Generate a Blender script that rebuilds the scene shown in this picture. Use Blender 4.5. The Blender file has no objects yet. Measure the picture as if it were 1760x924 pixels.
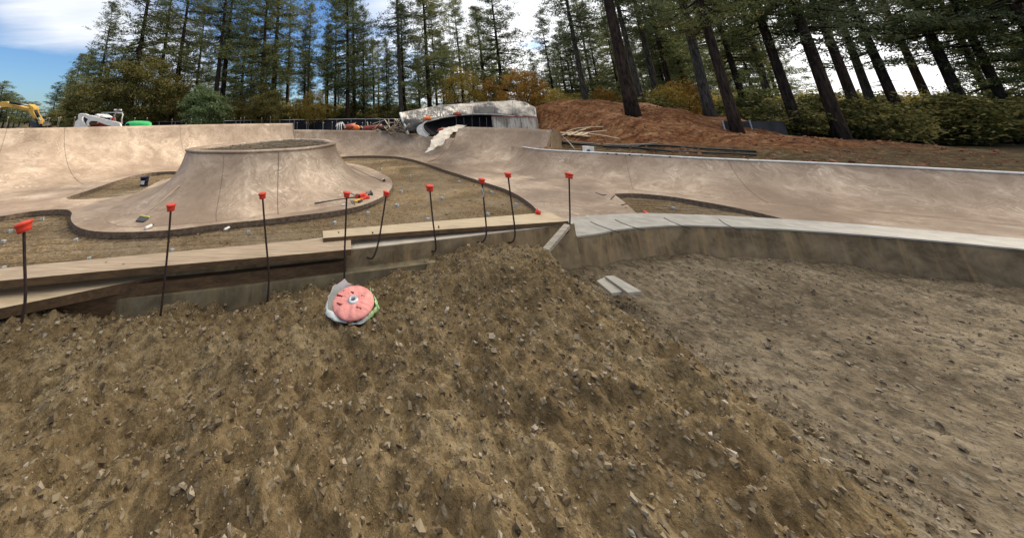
import bpy, bmesh, math, random
import numpy as np
from mathutils import Vector, Matrix, noise as mnoise
from mathutils.bvhtree import BVHTree
from mathutils.geometry import tessellate_polygon
R = math.radians
random.seed(7); np.random.seed(7)
scene = bpy.context.scene
col = scene.collection

# ------------------------------------------------------------ camera
F_PX, CX, CY, W0, H0 = 560.0, 600.0, 54.0, 1760.0, 924.0
PITCH = math.atan(151 / 560)
cd = bpy.data.cameras.new('camera'); cam = bpy.data.objects.new('camera', cd); col.objects.link(cam)
cd.sensor_width = 36; cd.lens = F_PX / W0 * 36
cd.shift_x = (W0/2 - CX) / W0; cd.shift_y = -(H0/2 - CY) / W0
cd.clip_start = 0.05; cd.clip_end = 2000
cam.location = (0, 0, 0); cam.rotation_euler = (R(90) + PITCH, 0, 0)
scene.camera = cam

# ------------------------------------------------------------ light
SUN_AZ, SUN_EL = 58.0, 30.0          # azimuth from +Y towards +X
sv = Vector((math.sin(R(SUN_AZ))*math.cos(R(SUN_EL)), math.cos(R(SUN_AZ))*math.cos(R(SUN_EL)), math.sin(R(SUN_EL))))
sl = bpy.data.lights.new('sun', 'SUN'); so = bpy.data.objects.new('sun', sl); col.objects.link(so)
sl.energy = 4.0; sl.angle = R(2.5); sl.color = (1.0, .90, .76)
so.rotation_euler = sv.to_track_quat('Z', 'Y').to_euler()
w = bpy.data.worlds.new('World'); scene.world = w; w.use_nodes = True
scene.view_settings.view_transform = 'Standard'; scene.view_settings.look = 'None'
scene.view_settings.exposure = 0.84; scene.view_settings.gamma = 1

class NT:
    def __init__(s, tree): s.t = tree; s.n = tree.nodes; s.l = tree.links
    def new(s, typ, **kw):
        n = s.n.new(typ)
        for k, v in kw.items():
            if k.startswith('_'): setattr(n, k[1:], v)
            else:
                k2 = k.replace('__', ' ')
                s.set(n.inputs[k2] if k2 in n.inputs else n.inputs[int(k2[1:])], v)
        return n
    def set(s, inp, v):
        if isinstance(v, bpy.types.NodeSocket): s.l.new(v, inp)
        else: inp.default_value = v
    def math(s, op, a, b=None, c=None, clamp=False):
        n = s.n.new('ShaderNodeMath'); n.operation = op; n.use_clamp = clamp
        s.set(n.inputs[0], a)
        if b is not None: s.set(n.inputs[1], b)
        if c is not None: s.set(n.inputs[2], c)
        return n.outputs[0]
    def vmath(s, op, a, b=None, sc=None):
        n = s.n.new('ShaderNodeVectorMath'); n.operation = op
        s.set(n.inputs[0], a)
        if b is not None: s.set(n.inputs[1], b)
        if sc is not None: s.set(n.inputs['Scale'], sc)
        return n.outputs['Value'] if op in ('DOT_PRODUCT', 'LENGTH', 'DISTANCE') else n.outputs[0]
    def noise(s, vec, scale, detail=4, rough=.55, dist=0, color=False):
        n = s.new('ShaderNodeTexNoise', Scale=scale, Detail=detail, Roughness=rough, Distortion=dist)
        if vec is not None: s.l.new(vec, n.inputs['Vector'])
        return n.outputs['Color'] if color else n.outputs['Fac']
    def ramp(s, fac, stops, interp='LINEAR'):
        n = s.n.new('ShaderNodeValToRGB'); s.set(n.inputs[0], fac)
        cr = n.color_ramp; cr.interpolation = interp
        while len(cr.elements) < len(stops): cr.elements.new(.5)
        for e, (p, c) in zip(cr.elements, stops):
            e.position = p; e.color = (*c, 1) if isinstance(c, (tuple, list)) else (c, c, c, 1)
        return n.outputs[0]
    def mix(s, fac, a, b, mode='MIX'):
        n = s.n.new('ShaderNodeMixRGB'); n.blend_type = mode
        s.set(n.inputs[0], fac)
        for i, v in ((1, a), (2, b)):
            s.set(n.inputs[i], (*v, 1) if isinstance(v, tuple) and len(v) == 3 else v)
        return n.outputs[0]

# world: sky plus clouds
t = NT(w.node_tree)
bg = t.n['Background']
sky = t.new('ShaderNodeTexSky', _sky_type='NISHITA', _sun_disc=False, _sun_elevation=R(SUN_EL), _sun_rotation=R(SUN_AZ), _air_density=1.0, _dust_density=.6, _ozone_density=2.5)
tc = t.n.new('ShaderNodeTexCoord'); dirv = tc.outputs['Generated']
sx = t.n.new('ShaderNodeSeparateXYZ'); t.l.new(dirv, sx.inputs[0])
zz = t.math('MAXIMUM', t.math('ADD', sx.outputs[2], .12), .05)
cb = t.n.new('ShaderNodeCombineXYZ'); t.set(cb.inputs[0], t.math('DIVIDE', sx.outputs[0], zz)); t.set(cb.inputs[1], t.math('DIVIDE', sx.outputs[1], zz))
mp = t.new('ShaderNodeMapping'); t.l.new(cb.outputs[0], mp.inputs[0]); mp.inputs['Rotation'].default_value = (0, 0, R(25)); mp.inputs['Scale'].default_value = (.35, 1.0, 1)
n1 = t.noise(mp.outputs[0], 1.3, 7, .58, .6)
def dirpx(px, py):
    x, y, z = px - CX, F_PX*math.cos(PITCH) + (py-CY)*math.sin(PITCH), F_PX*math.sin(PITCH) - (py-CY)*math.cos(PITCH)
    return Vector((x, y, z)).normalized()
bias = t.math('MULTIPLY', t.math('ADD', sx.outputs[0], .28), .55, clamp=True)
def blob(px, py, size, amp):
    d = t.vmath('DISTANCE', dirv, dirpx(px, py))
    return t.math('MULTIPLY', t.math('SUBTRACT', 1.0, t.math('DIVIDE', d, size), clamp=True), amp)
acc = t.math('ADD', n1, bias)
for b in [(10, 25, .24, .50), (110, 58, .19, .50), (180, 40, .2, .3), (250, 95, .22, .35), (900, 20, .28, .35), (700, 10, .2, .2), (330, 150, .30, .3), (1000, 90, .5, .4),
          (40, 150, .30, -.75), (150, 110, .12, -.25), (920, 78, .09, -.75), (545, 35, .13, -.7), (470, 60, .2, -.2)]:
    acc = t.math('ADD', acc, blob(*b))
fac = t.math('MULTIPLY', t.math('SUBTRACT', acc, .60), 2.3, clamp=True)
cloudc = t.mix(t.noise(mp.outputs[0], 2.6, 5, .6), (5.0, 5.6, 6.6), (9.6, 9.7, 9.8))
low_ = t.math('MULTIPLY', t.math('SUBTRACT', .42, sx.outputs[2]), 2.4, clamp=True); cloudc = t.mix(t.math('MULTIPLY', low_, t.math('ADD', sx.outputs[0], .55, clamp=True)), cloudc, (12.5, 12.4, 12.2))
hi_ = t.math('MULTIPLY', t.math('SUBTRACT', sx.outputs[2], .55), 4.0, clamp=True)      # bright cloud added overhead, out of view, as soft fill light
cloudc = t.mix(hi_, cloudc, (21.0, 19.6, 17.4)); fac = t.math('MAXIMUM', fac, t.math('MULTIPLY', hi_, .9))
skyc = t.mix(1.0, sky.outputs[0], (.66, .88, 1.15), 'MULTIPLY')
t.l.new(t.mix(fac, skyc, cloudc), bg.inputs[0]); bg.inputs[1].default_value = .075

# ------------------------------------------------------------ coordinate helpers
def ray(px, py):
    return ((px - CX), F_PX*math.cos(PITCH) + (py-CY)*math.sin(PITCH), F_PX*math.sin(PITCH) - (py-CY)*math.cos(PITCH))
def WD(px, py, d):
    x, y, z = ray(px, py); k = d / y; return Vector((x*k, d, z*k))
def WZ(px, py, z0):
    x, y, z = ray(px, py); k = z0 / z; return Vector((x*k, y*k, z0))
FZ = -2.45      # bowl floor
DZ = -2.60      # dirt in the bowl

# ------------------------------------------------------------ mesh helpers
def link(name, verts, faces, m, parent=None, smooth=False, uvs=None):
    me = bpy.data.meshes.new(name)
    me.from_pydata([tuple(v) for v in verts], [], faces)
    if smooth: me.polygons.foreach_set('use_smooth', [True]*len(me.polygons))
    if m: me.materials.append(m)
    me.update()
    o = bpy.data.objects.new(name, me); col.objects.link(o)
    if parent: o.parent = parent
    return o
def tag(o, label, cat, group=None, kind=None):
    if label: o['label'] = label
    if cat: o['category'] = cat
    if group: o['group'] = group
    if kind: o['kind'] = kind
    return o
def thing(name, label, cat, loc=(0, 0, 0), group=None, rz=0):
    o = bpy.data.objects.new(name, None); col.objects.link(o); o.location = loc; o.rotation_euler = (0, 0, rz)
    o.empty_display_size = .1
    return tag(o, label, cat, group)
class MB:
    def __init__(s): s.v = []; s.f = []
    def add(s, v, f):
        b = len(s.v); s.v += [Vector(p) for p in v]; s.f += [tuple(i+b for i in q) for q in f]; return s
    def box(s, c, size, rot=None):
        c = Vector(c); hx, hy, hz = [k/2 for k in size]
        M = rot if rot is not None else Matrix.Identity(3)
        v = [c + M @ Vector((x*hx, y*hy, z*hz)) for x in (-1, 1) for y in (-1, 1) for z in (-1, 1)]
        return s.add(v, [(0,1,3,2), (4,6,7,5), (0,4,5,1), (2,3,7,6), (0,2,6,4), (1,5,7,3)])
    def beam(s, a, b, wd, th, up=(0, 0, 1)):
        a, b = Vector(a), Vector(b); d = (b-a); L = d.length; d.normalize()
        u = Vector(up); sd = d.cross(u)
        if sd.length < 1e-4: sd = d.cross(Vector((1, 0, 0)))
        sd.normalize(); u = sd.cross(d)
        M = Matrix((d, sd, u)).transposed()
        return s.box((a+b)/2, (L, wd, th), M)
    def tube(s, pts, r, n=8, caps=True):
        pts = [Vector(p) for p in pts]; m = len(pts)
        rs = r if isinstance(r, (list, tuple)) else [r]*m
        b = len(s.v); prev = None
        for i, p in enumerate(pts):
            d = (pts[min(i+1, m-1)] - pts[max(i-1, 0)]).normalized()
            if prev is None:
                x = d.cross(Vector((0, 0, 1)))
                if x.length < .05: x = d.cross(Vector((1, 0, 0)))
            else: x = prev - d*prev.dot(d)
            x.normalize(); prev = x; y = d.cross(x)
            for k in range(n):
                a = 2*math.pi*k/n; s.v.append(p + (x*math.cos(a) + y*math.sin(a))*rs[i])
        for i in range(m-1):
            for k in range(n):
                k2 = (k+1) % n
                s.f.append((b+i*n+k, b+i*n+k2, b+(i+1)*n+k2, b+(i+1)*n+k))
        if caps:
            s.f.append(tuple(b+k for k in range(n))[::-1]); s.f.append(tuple(b+(m-1)*n+k for k in range(n)))
        return s
    def lathe(s, c, prof, n=20, M=None):
        c = Vector(c); M = M or Matrix.Identity(3); b = len(s.v)
        for (r, z) in prof:
            for k in range(n):
                a = 2*math.pi*k/n; s.v.append(c + M @ Vector((r*math.cos(a), r*math.sin(a), z)))
        for i in range(len(prof)-1):
            for k in range(n):
                k2 = (k+1) % n; s.f.append((b+i*n+k, b+i*n+k2, b+(i+1)*n+k2, b+(i+1)*n+k))
        s.f.append(tuple(b+k for k in range(n))[::-1]); s.f.append(tuple(b+(len(prof)-1)*n+k for k in range(n)))
        return s
    def plate(s, pts, thick):     # closed 3-D outline extruded along a vector
        n = len(pts); tv = Vector(thick); b = len(s.v)
        s.v += [Vector(p) for p in pts] + [Vector(p)+tv for p in pts]
        s.f.append(tuple(b+i for i in range(n))); s.f.append(tuple(b+n+i for i in range(n))[::-1])
        for i in range(n): j = (i+1) % n; s.f.append((b+i, b+n+i, b+n+j, b+j))
        return s
    def build(s, name, m, parent=None, smooth=False, local=True, bevel=0):
        o = link(name, s.v, s.f, m, parent, smooth)
        if parent is not None and local:     # vertices given in world space; keep them there
            o.matrix_parent_inverse = Matrix.Identity(4)
            inv = (Matrix.Translation(parent.location) @ parent.rotation_euler.to_matrix().to_4x4()).inverted()
            o.data.transform(inv)
        if bevel:
            bm = bmesh.new(); bm.from_mesh(o.data)
            bmesh.ops.bevel(bm, geom=bm.edges[:], offset=bevel, segments=1, affect='EDGES', clamp_overlap=True)
            bm.to_mesh(o.data); bm.free()
        return o
def cr(P, n, closed=False):       # Catmull-Rom through points (any dimension)
    P = [np.array(p, float) for p in P]; m = len(P); out = []
    segs = m if closed else m-1
    for i in range(segs):
        g = (lambda k: P[k % m]) if closed else (lambda k: P[min(max(k, 0), m-1)])
        a, b, c, d = g(i-1), g(i), g(i+1), g(i+2)
        for k in range(n):
            u = k/n
            out.append(.5*((2*b) + (-a+c)*u + (2*a-5*b+4*c-d)*u*u + (-a+3*b-3*c+d)*u**3))
    if not closed: out.append(P[-1])
    return out
def inpoly(x, y, poly):
    x = np.asarray(x, float); y = np.asarray(y, float); c = np.zeros(x.shape, bool); n = len(poly)
    for i in range(n):
        x0, y0 = poly[i][:2]; x1, y1 = poly[(i+1) % n][:2]
        if y0 == y1: continue
        hit = ((y0 > y) != (y1 > y)) & (x < (x1-x0)*(y-y0)/(y1-y0) + x0); c ^= hit
    return c
def vnoise(x, y, s, seed=0, oct=4):      # cheap fractal value noise (numpy)
    rs = np.random.RandomState(seed); T = rs.rand(256, 256); out = 0; amp = 1; tot = 0
    for o in range(oct):
        X = x*s + 37.3*o + 1000; Y = y*s + 11.7*o + 1000
        i = np.floor(X).astype(int); j = np.floor(Y).astype(int); u = X-i; v = Y-j
        u = u*u*(3-2*u); v = v*v*(3-2*v)
        a = T[i % 256, j % 256]; b = T[(i+1) % 256, j % 256]; c = T[i % 256, (j+1) % 256]; d = T[(i+1) % 256, (j+1) % 256]
        out = out + amp*((a*(1-u)+b*u)*(1-v) + (c*(1-u)+d*u)*v); tot += amp; amp *= .5; s *= 2.03
    return out/tot - .5

# ------------------------------------------------------------ materials
def mat(name, rough=.8, spec=.3):
    m = bpy.data.materials.new(name); m.use_nodes = True; t = NT(m.node_tree); b = t.n['Principled BSDF']
    b.inputs['Roughness'].default_value = rough; b.inputs['Specular IOR Level'].default_value = spec
    tc = t.n.new('ShaderNodeTexCoord')
    return m, t, b, tc.outputs['Object']
def bump(t, b, h, strength, dist=.02):
    n = t.new('ShaderNodeBump', Strength=strength, Distance=dist); t.l.new(h, n.inputs['Height']); t.l.new(n.outputs[0], b.inputs['Normal'])
def simple(name, c, rough=.6, var=.25, scale=8, metal=0, spec=.4, bs=.1):
    m, t, b, o = mat(name, rough, spec)
    n = t.noise(o, scale, 5, .6)
    lo = tuple(k*(1-var) for k in c); hi = tuple(min(1, k*(1+var)) for k in c)
    t.l.new(t.ramp(n, [(.3, lo), (.7, hi)]), b.inputs['Base Color']); b.inputs['Metallic'].default_value = metal
    if bs: bump(t, b, n, bs, .01)
    return m
def concrete(name, lo, mid, hi, swirl=1.0):
    m, t, b, o = mat(name, .62, .35)
    wv = t.noise(o, .55, 3, .5, 0, True)
    wv2 = t.noise(o, 1.7, 2, .5, 0, True)
    v = t.vmath('ADD', o, t.vmath('SCALE', t.vmath('SUBTRACT', wv, (.5, .5, .5)), None, 2.2*swirl))
    v = t.vmath('ADD', v, t.vmath('SCALE', t.vmath('SUBTRACT', wv2, (.5, .5, .5)), None, .7*swirl))
    a = t.noise(v, 1.1, 9, .68, .8)
    c = t.ramp(a, [(.28, lo), (.45, mid), (.54, mid), (.74, hi)])
    a2 = t.noise(v, 2.4, 10, .72, .5); c = t.mix(t.ramp(a2, [(.46, 0.0), (.70, .45)]), c, hi); c = t.mix(t.ramp(a2, [(.30, .5), (.52, 0.0)]), c, lo)
    # trowel arcs: rings round scattered centres
    vo = t.new('ShaderNodeTexVoronoi', Scale=.75); t.l.new(v, vo.inputs['Vector'])
    rg = t.math('SINE', t.math('MULTIPLY', t.math('ADD', vo.outputs['Distance'], t.math('MULTIPLY', t.noise(o, 2.2, 3), .35)), 55.0))
    msk = t.ramp(t.noise(o, .9, 3, .6), [(.45, 0.0), (.68, 1.0)])
    sf = t.math('MULTIPLY', t.math('MULTIPLY', t.math('MAXIMUM', rg, 0.0), t.ramp(t.noise(v, 6, 5, .7), [(.42, 0.0), (.7, 1.0)])), t.math('MULTIPLY', msk, .9))
    c = t.mix(t.math('MULTIPLY', sf, 1.5, clamp=True), c, tuple(min(1, k*1.2) for k in hi))
    c = t.mix(t.ramp(t.noise(o, .28, 4, .6), [(.40, .75), (.60, 0.0)]), c, tuple(1.1*lo[i]*(.88, .86, .86)[i] for i in range(3)))
    c = t.mix(t.ramp(t.noise(o, 34, 3, .7), [(.5, 0.0), (.8, .35)]), c, tuple(k*.6 for k in lo))
    t.l.new(c, b.inputs['Base Color'])
    t.set(b.inputs['Roughness'], t.math('MULTIPLY_ADD', a, -.35, .78))
    bump(t, b, t.math('ADD', a, t.math('MULTIPLY', t.noise(o, 60, 3), .15)), .22, .02)
    return m
M_conc = concrete('pink_tan_concrete', (.170, .118, .078), (.335, .252, .180), (.56, .46, .355))
M_concl = concrete('warm_concrete', (.215, .145, .098), (.345, .25, .178), (.52, .415, .32))
M_concr = concrete('grey_violet_concrete', (.215, .155, .125), (.36, .28, .235), (.64, .56, .50))
def grime(name, base, dark, streak, sc=6):
    m, t, b, o = mat(name, .9, .2)
    n = t.noise(o, sc, 8, .65, .4)
    mp = t.new('ShaderNodeMapping'); t.l.new(o, mp.inputs[0]); mp.inputs['Scale'].default_value = (9, 9, .8)
    s2 = t.noise(mp.outputs[0], 1.2, 6, .7)
    c = t.mix(t.ramp(n, [(.35, 0.0), (.65, 1.0)]), dark, base)
    c = t.mix(t.ramp(s2, [(.5, 0.0), (.72, .8)]), c, streak)
    t.l.new(c, b.inputs['Base Color']); bump(t, b, t.math('ADD', n, s2), .4, .01); return m
M_wallface = grime('stained_wall_concrete', (.25, .19, .115), (.10, .072, .042), (.32, .22, .11))
M_slab = simple('pale_grey_concrete', (.285, .268, .235), .85, .22, 7, bs=.3)
def dirt(name, a, b_, c_, peb, s=1.0, bstr=.7, grey=False):
    m, t, b, o = mat(name, 1.0, .1)
    n = t.noise(o, 1.1*s, 8, .7, .3); n2 = t.noise(o, 14*s, 6, .75); 
    vo = t.new('ShaderNodeTexVoronoi', Scale=22*s); t.l.new(t.vmath('ADD', o, t.vmath('SCALE', t.noise(o, 8*s, 2, .5, 0, True), None, .06)), vo.inputs['Vector'])
    c = t.ramp(n, [(.3, a), (.5, b_), (.7, c_)])
    c = t.mix(t.ramp(n2, [(.38, .75), (.6, 0.0)]), c, tuple(k*.38 for k in a))
    vsep = t.n.new('ShaderNodeSeparateXYZ'); t.l.new(vo.outputs['Color'], vsep.inputs[0])
    pm = t.math('MULTIPLY', t.ramp(vo.outputs['Distance'], [(.25, 1.0), (.42, 0.0)]), t.ramp(vsep.outputs[0], [(.62, 0.0), (.66, 1.0)]))
    c = t.mix(t.math('MULTIPLY', pm, .75 if s <= 1 else .28), c, peb)
    if grey: c = t.mix(t.ramp(t.noise(o, .45, 4, .6), [(.48, 0.0), (.72, .55)]), c, (.27, .22, .155))
    t.l.new(c, b.inputs['Base Color'])
    h = t.math('ADD', t.math('ADD', t.math('MULTIPLY', n2, .8), t.math('MULTIPLY', pm, .25)), t.math('MULTIPLY', t.noise(o, 60*s, 3), .3))
    bump(t, b, h, bstr, .05/s); return m
M_dirt = dirt('tan_dirt', (.13, .088, .045), (.205, .145, .078), (.30, .225, .135), (.33, .28, .22), 1.0, .8, True)
M_neardirt = dirt('stony_dirt', (.10, .068, .034), (.18, .13, .068), (.29, .225, .13), (.34, .30, .23), 1.8, .8)
M_greydirt = dirt('grey_dirt', (.09, .07, .045), (.165, .13, .085), (.26, .215, .15), (.30, .27, .22), 1.2)
M_red = dirt('red_brown_soil', (.115, .042, .020), (.185, .078, .040), (.26, .15, .09), (.32, .19, .12), .5, 1.0)
def wood(name, a, b_, sc=1.0, gdir=(1.2, 26, 26)):
    m, t, b, o = mat(name, .75, .3)
    mp = t.new('ShaderNodeMapping'); t.l.new(o, mp.inputs[0]); mp.inputs['Scale'].default_value = gdir
    mp.inputs['Rotation'].default_value = (0, 0, R(-15))
    n = t.noise(mp.outputs[0], 1.6*sc, 6, .65, 1.2); n2 = t.noise(o, 3, 4)
    c = t.mix(t.ramp(n, [(.35, 0.0), (.65, 1.0)]), a, b_)
    c = t.mix(t.ramp(n2, [(.5, 0.0), (.75, .45)]), c, tuple(k*.45 for k in a))
    t.l.new(c, b.inputs['Base Color']); bump(t, b, n, .25, .005); return m
M_plank = wood('weathered_pine', (.26, .185, .115), (.47, .37, .26), 1.4)
M_plank2 = wood('pale_new_pine', (.36, .275, .17), (.50, .41, .28), 1.3)
M_plankd = wood('brown_wood_edge_shade', (.055, .032, .016), (.12, .07, .032))  # dark brown wood; also paints shade on board fronts and ends
M_grey = wood('grey_stick', (.20, .17, .13), (.38, .34, .28), 1, (3, 30, 30))
def bark(name, a, b_):
    m, t, b, o = mat(name, 1, .1)
    mp = t.new('ShaderNodeMapping'); t.l.new(o, mp.inputs[0]); mp.inputs['Scale'].default_value = (7, 7, 1.3)
    n = t.noise(mp.outputs[0], 1.5, 6, .7); t.l.new(t.mix(t.ramp(n, [(.38, 0.0), (.62, 1.0)]), a, b_), b.inputs['Base Color']); bump(t, b, n, 1, .06); return m
M_bark = bark('pine_bark', (.012, .009, .007), (.060, .042, .032))
M_barkp = bark('pale_bark', (.028, .024, .020), (.11, .095, .078))
def foliage(name, cols, trans=.3, scale=.5):
    m, t, b, o = mat(name, .75, .2)
    oi = t.n.new('ShaderNodeObjectInfo')
    n = t.noise(o, scale, 3, .6)
    ge = t.n.new('ShaderNodeNewGeometry')
    f = t.math('ADD', t.math('MULTIPLY', n, .55), t.math('ADD', t.math('MULTIPLY', ge.outputs['Random Per Island'], .45), t.math('MULTIPLY', oi.outputs['Random'], .25)))
    k = len(cols); c = t.ramp(t.math('SUBTRACT', f, .12), [((i+.5)/k*.8, cc) for i, cc in enumerate(cols)])
    t.l.new(c, b.inputs['Base Color'])
    tr = t.new('ShaderNodeBsdfTranslucent'); t.l.new(c, tr.inputs[0])
    mx = t.new('ShaderNodeMixShader', Fac=trans); t.l.new(b.outputs[0], mx.inputs[1]); t.l.new(tr.outputs[0], mx.inputs[2])
    t.l.new(mx.outputs[0], t.n['Material Output'].inputs[0]); return m
M_needle = foliage('pine_needles', [(.020, .034, .015), (.055, .082, .032), (.115, .145, .05), (.22, .21, .075)], .3)
M_needle2 = foliage('grey_green_needles', [(.034, .050, .026), (.085, .11, .052), (.15, .17, .085)], .3)
M_olive = foliage('olive_leaves', [(.018, .026, .009), (.055, .066, .020), (.14, .13, .036), (.32, .26, .085)], .35)
M_green = foliage('green_leaves', [(.04, .065, .022), (.11, .155, .055), (.24, .30, .14)], .35, 1.0)
M_yell = foliage('yellow_autumn_leaves', [(.08, .07, .018), (.20, .15, .03), (.36, .26, .055)], .5)
M_oran = foliage('orange_autumn_leaves', [(.07, .045, .012), (.17, .095, .02), (.33, .18, .035)], .5)
M_rebar = simple('rusty_rebar', (.045, .028, .022), .7, .4, 40, .5)
M_wire = simple('wire', (.07, .055, .04), .7, .3, 20)
M_cap = simple('orange_red_cap', (.62, .048, .022), .5, .18, 30, bs=.05)
M_capd = simple('faded_red_cap', (.62, .05, .035), .5, .2, 30)
M_white = simple('dirty_white', (.62, .61, .57), .7, .2, 6)
M_whitep = simple('white_paint', (.66, .64, .60), .4, .12, 4)
M_black = simple('black_plastic', (.012, .012, .013), .5, .3, 8)
M_dark = simple('dark_grey', (.045, .045, .05), .6, .3, 8)
M_yellow = simple('machine_yellow', (.62, .36, .055), .45, .15, 3)
M_redp = simple('machine_red', (.30, .02, .03), .45, .2, 5)
M_steel = simple('galvanised_steel', (.42, .43, .44), .45, .2, 12, .6)
M_greenp = simple('green_plastic', (.04, .50, .14), .4, .12, 4)
M_blue = simple('navy_bucket', (.015, .022, .065), .35, .15, 4)
M_dobie = simple('spacer_concrete', (.36, .37, .36), .9, .25, 25)
M_pink = simple('pink_plastic', (.60, .23, .20), .65, .28, 22, bs=.4)
M_redtarp = simple('red_brown_tube', (.28, .065, .035), .7, .4, 3)
M_orange = simple('orange_cloth', (.75, .18, .04), .7, .25, 8)
M_grass = simple('yellow_neck', (.55, .55, .12), .5, .1, 8)
M_seam = simple('joint_dark', (.13, .095, .07), .9, .3, 8)

M_edge = simple('raw_slab_edge', (.13, .095, .065), .95, .45, 12, bs=.4)
# ------------------------------------------------------------ bowl outlines
def offs(P, dist):
    P = [Vector((p[0], p[1])) for p in P]; out = []
    for i, p in enumerate(P):
        d = (P[min(i+1, len(P)-1)] - P[max(i-1, 0)]).normalized()
        out.append(p + Vector((d.y, -d.x))*(dist[i] if isinstance(dist, list) else dist))
    return out
def loft(name, base, top, A, nrow, m, parent, closed=False, back=.18, backz=-2.0, flip=False):
    n = len(base); V = []; rows = 0
    for k in range(nrow+1):
        a = R(A)*k/nrow; h = math.sin(a)/math.sin(R(A)); v = (1-math.cos(a))/(1-math.cos(R(A)))
        for b, tp in zip(base, top):
            V.append((b[0]+(tp[0]-b[0])*h, b[1]+(tp[1]-b[1])*h, b[2]+(tp[2]-b[2])*v))
        rows += 1
    if back:
        for (o, dz) in ((back, 0.0), (back, None)):
            for b, tp in zip(base, top):
                d = Vector((tp[0]-b[0], tp[1]-b[1])).normalized()*o
                V.append((tp[0]+d.x, tp[1]+d.y, tp[2] if dz == 0 else backz))
            rows += 1
    Fc = []; m_ = n if closed else n-1
    for r_ in range(rows-1):
        for i in range(m_):
            j = (i+1) % n; Fc.append((r_*n+i, r_*n+j, (r_+1)*n+j, (r_+1)*n+i))
    if not closed and back:      # end caps
        for e in (0, n-1):
            Fc.append(tuple(r_*n+e for r_ in range(rows)))
    o = link(name, V, Fc, m, parent, True)
    # keep crisp edge at the lip
    me = o.data
    for p in me.polygons:
        if back and p.index >= nrow*m_: p.use_smooth = False
    return o

TL = [(-18.5, 5, -.42), (-18.6, 9, -.42), (-17.6, 12.6, -.41)] + [tuple(WD(*q)) for q in ((0, 221, 15.0), (80, 219.8, 16.0), (160, 218, 17.4), (250, 216.3, 19.2), (350, 214, 21.7), (450, 212.5, 24.5), (504, 212.0, 26.0))]
TB = [tuple(WD(*q)) for q in ((500, 223, 25.9), (535, 223.2, 26.5), (580, 223.8, 26.8), (640, 224.3, 26.5), (672, 226.5, 26), (705, 231.5, 25.2), (740, 234.5, 24.3), (766, 236.6, 23.8), (784, 238, 23.6))]
TK = [tuple(WD(*q)) for q in ((787, 218, 23.0), (820, 218.6, 22.0), (860, 219.6, 20.9), (900, 221, 19.7), (948, 224, 17.7))]
TR = [(9.2, 20.6, -1.42)] + [tuple(WZ(px, py, -1.42)) for px, py in ((898, 253.0), (930, 257.5), (1000, 261.5), (1100, 266.5), (1200, 272))] + [(16.2, 11.2, -1.42), (18.6, 8.9, -1.42), (20.0, 6.0, -1.42), (20.3, 2.5, -1.42)]
def mk(T, off, n=8, A=78):
    T3 = cr(T, n); b = offs(T3, off if not isinstance(off, tuple) else [off[0]+(off[1]-off[0])*i/(len(T3)-1) for i in range(len(T3))])
    return [(p.x, p.y, FZ) for p in b], [tuple(p) for p in T3]
bowl = thing('skate_bowl', 'large unfinished tan concrete skate bowl with swirled curved walls and flat floor', 'skate bowl', (0, 14, FZ))
def cpart(b, tp, *a, **k):
    o = loft(*a[:1], b, tp, *a[1:], **k); o.data.transform(Matrix.Translation((0, -14, -FZ))); return o
Z3 = .004
_n = (len(TL)-1)*10; BL, TL3 = mk(TL, [float(np.interp(i, [0, 20, 40, 50, 60, 70, 90], [4.5, 5.0, 4.6, 3.8, 2.75, 2.5, 2.2])) for i in range(_n+1)], 10); BL = [(x, y, z+Z3) for x, y, z in BL]
cpart(BL, TL3, 'curved_wall', 72, 24, M_conc, bowl)
BB, TB3 = mk(TB, (1.7, 2.4)); BB = [(x, y, z+Z3) for x, y, z in BB]
cpart(BB, TB3, 'curved_wall', 74, 18, M_conc, bowl)
BR, TR3 = mk(TR, (2.4, 1.9))
BK, TK3 = mk(TK, (3.9, 4.8)); nk_ = len(BK)
for i_ in range(nk_):
    u_ = max(0, (i_/(nk_-1)-.55)/.45); u_ = u_*u_*(3-2*u_); BK[i_] = (BK[i_][0]*(1-u_)+(BR[19][0])*u_, BK[i_][1]*(1-u_)+(BR[19][1]+.35)*u_, BK[i_][2])
BK = [(x, y, z+Z3) for x, y, z in BK]
cpart(BK, TK3, 'bank_wall', 62, 20, M_conc, bowl, back=.25)
BR, TR3 = mk(TR, (2.4, 1.9)); BR = [(x, y, z+Z3) for x, y, z in BR]
cpart(BR, TR3, 'curved_wall', 70, 22, M_conc, bowl)
# pale coping strip on the right-hand wall
mb = MB(); mb.tube([Vector(p)+Vector((0, 0, .012)) for p in TR3[8:]], .034, 8); mb.build('coping', M_white, bowl, True)
def wall_joint(b3, t3, i, A, wd=.0045):
    pts = []
    for k in range(21):
        a = R(A)*k/20; h = math.sin(a)/math.sin(R(A)); v = (1-math.cos(a))/(1-math.cos(R(A))); b, tp = b3[i], t3[i]
        pts.append(Vector((b[0]+(tp[0]-b[0])*h, b[1]+(tp[1]-b[1])*h, b[2]+(tp[2]-b[2])*v+.004)))
    MB().tube(pts, wd, 5).build('joint_line', M_seam, bowl, True)
for i_ in (31, 44, 66, 82): wall_joint(BL, TL3, i_, 72)
for i_ in (14, 22, 34): wall_joint(BB, TB3, i_, 74)
for i_ in (30, 42): wall_joint(BR, TR3, i_, 70)

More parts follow.
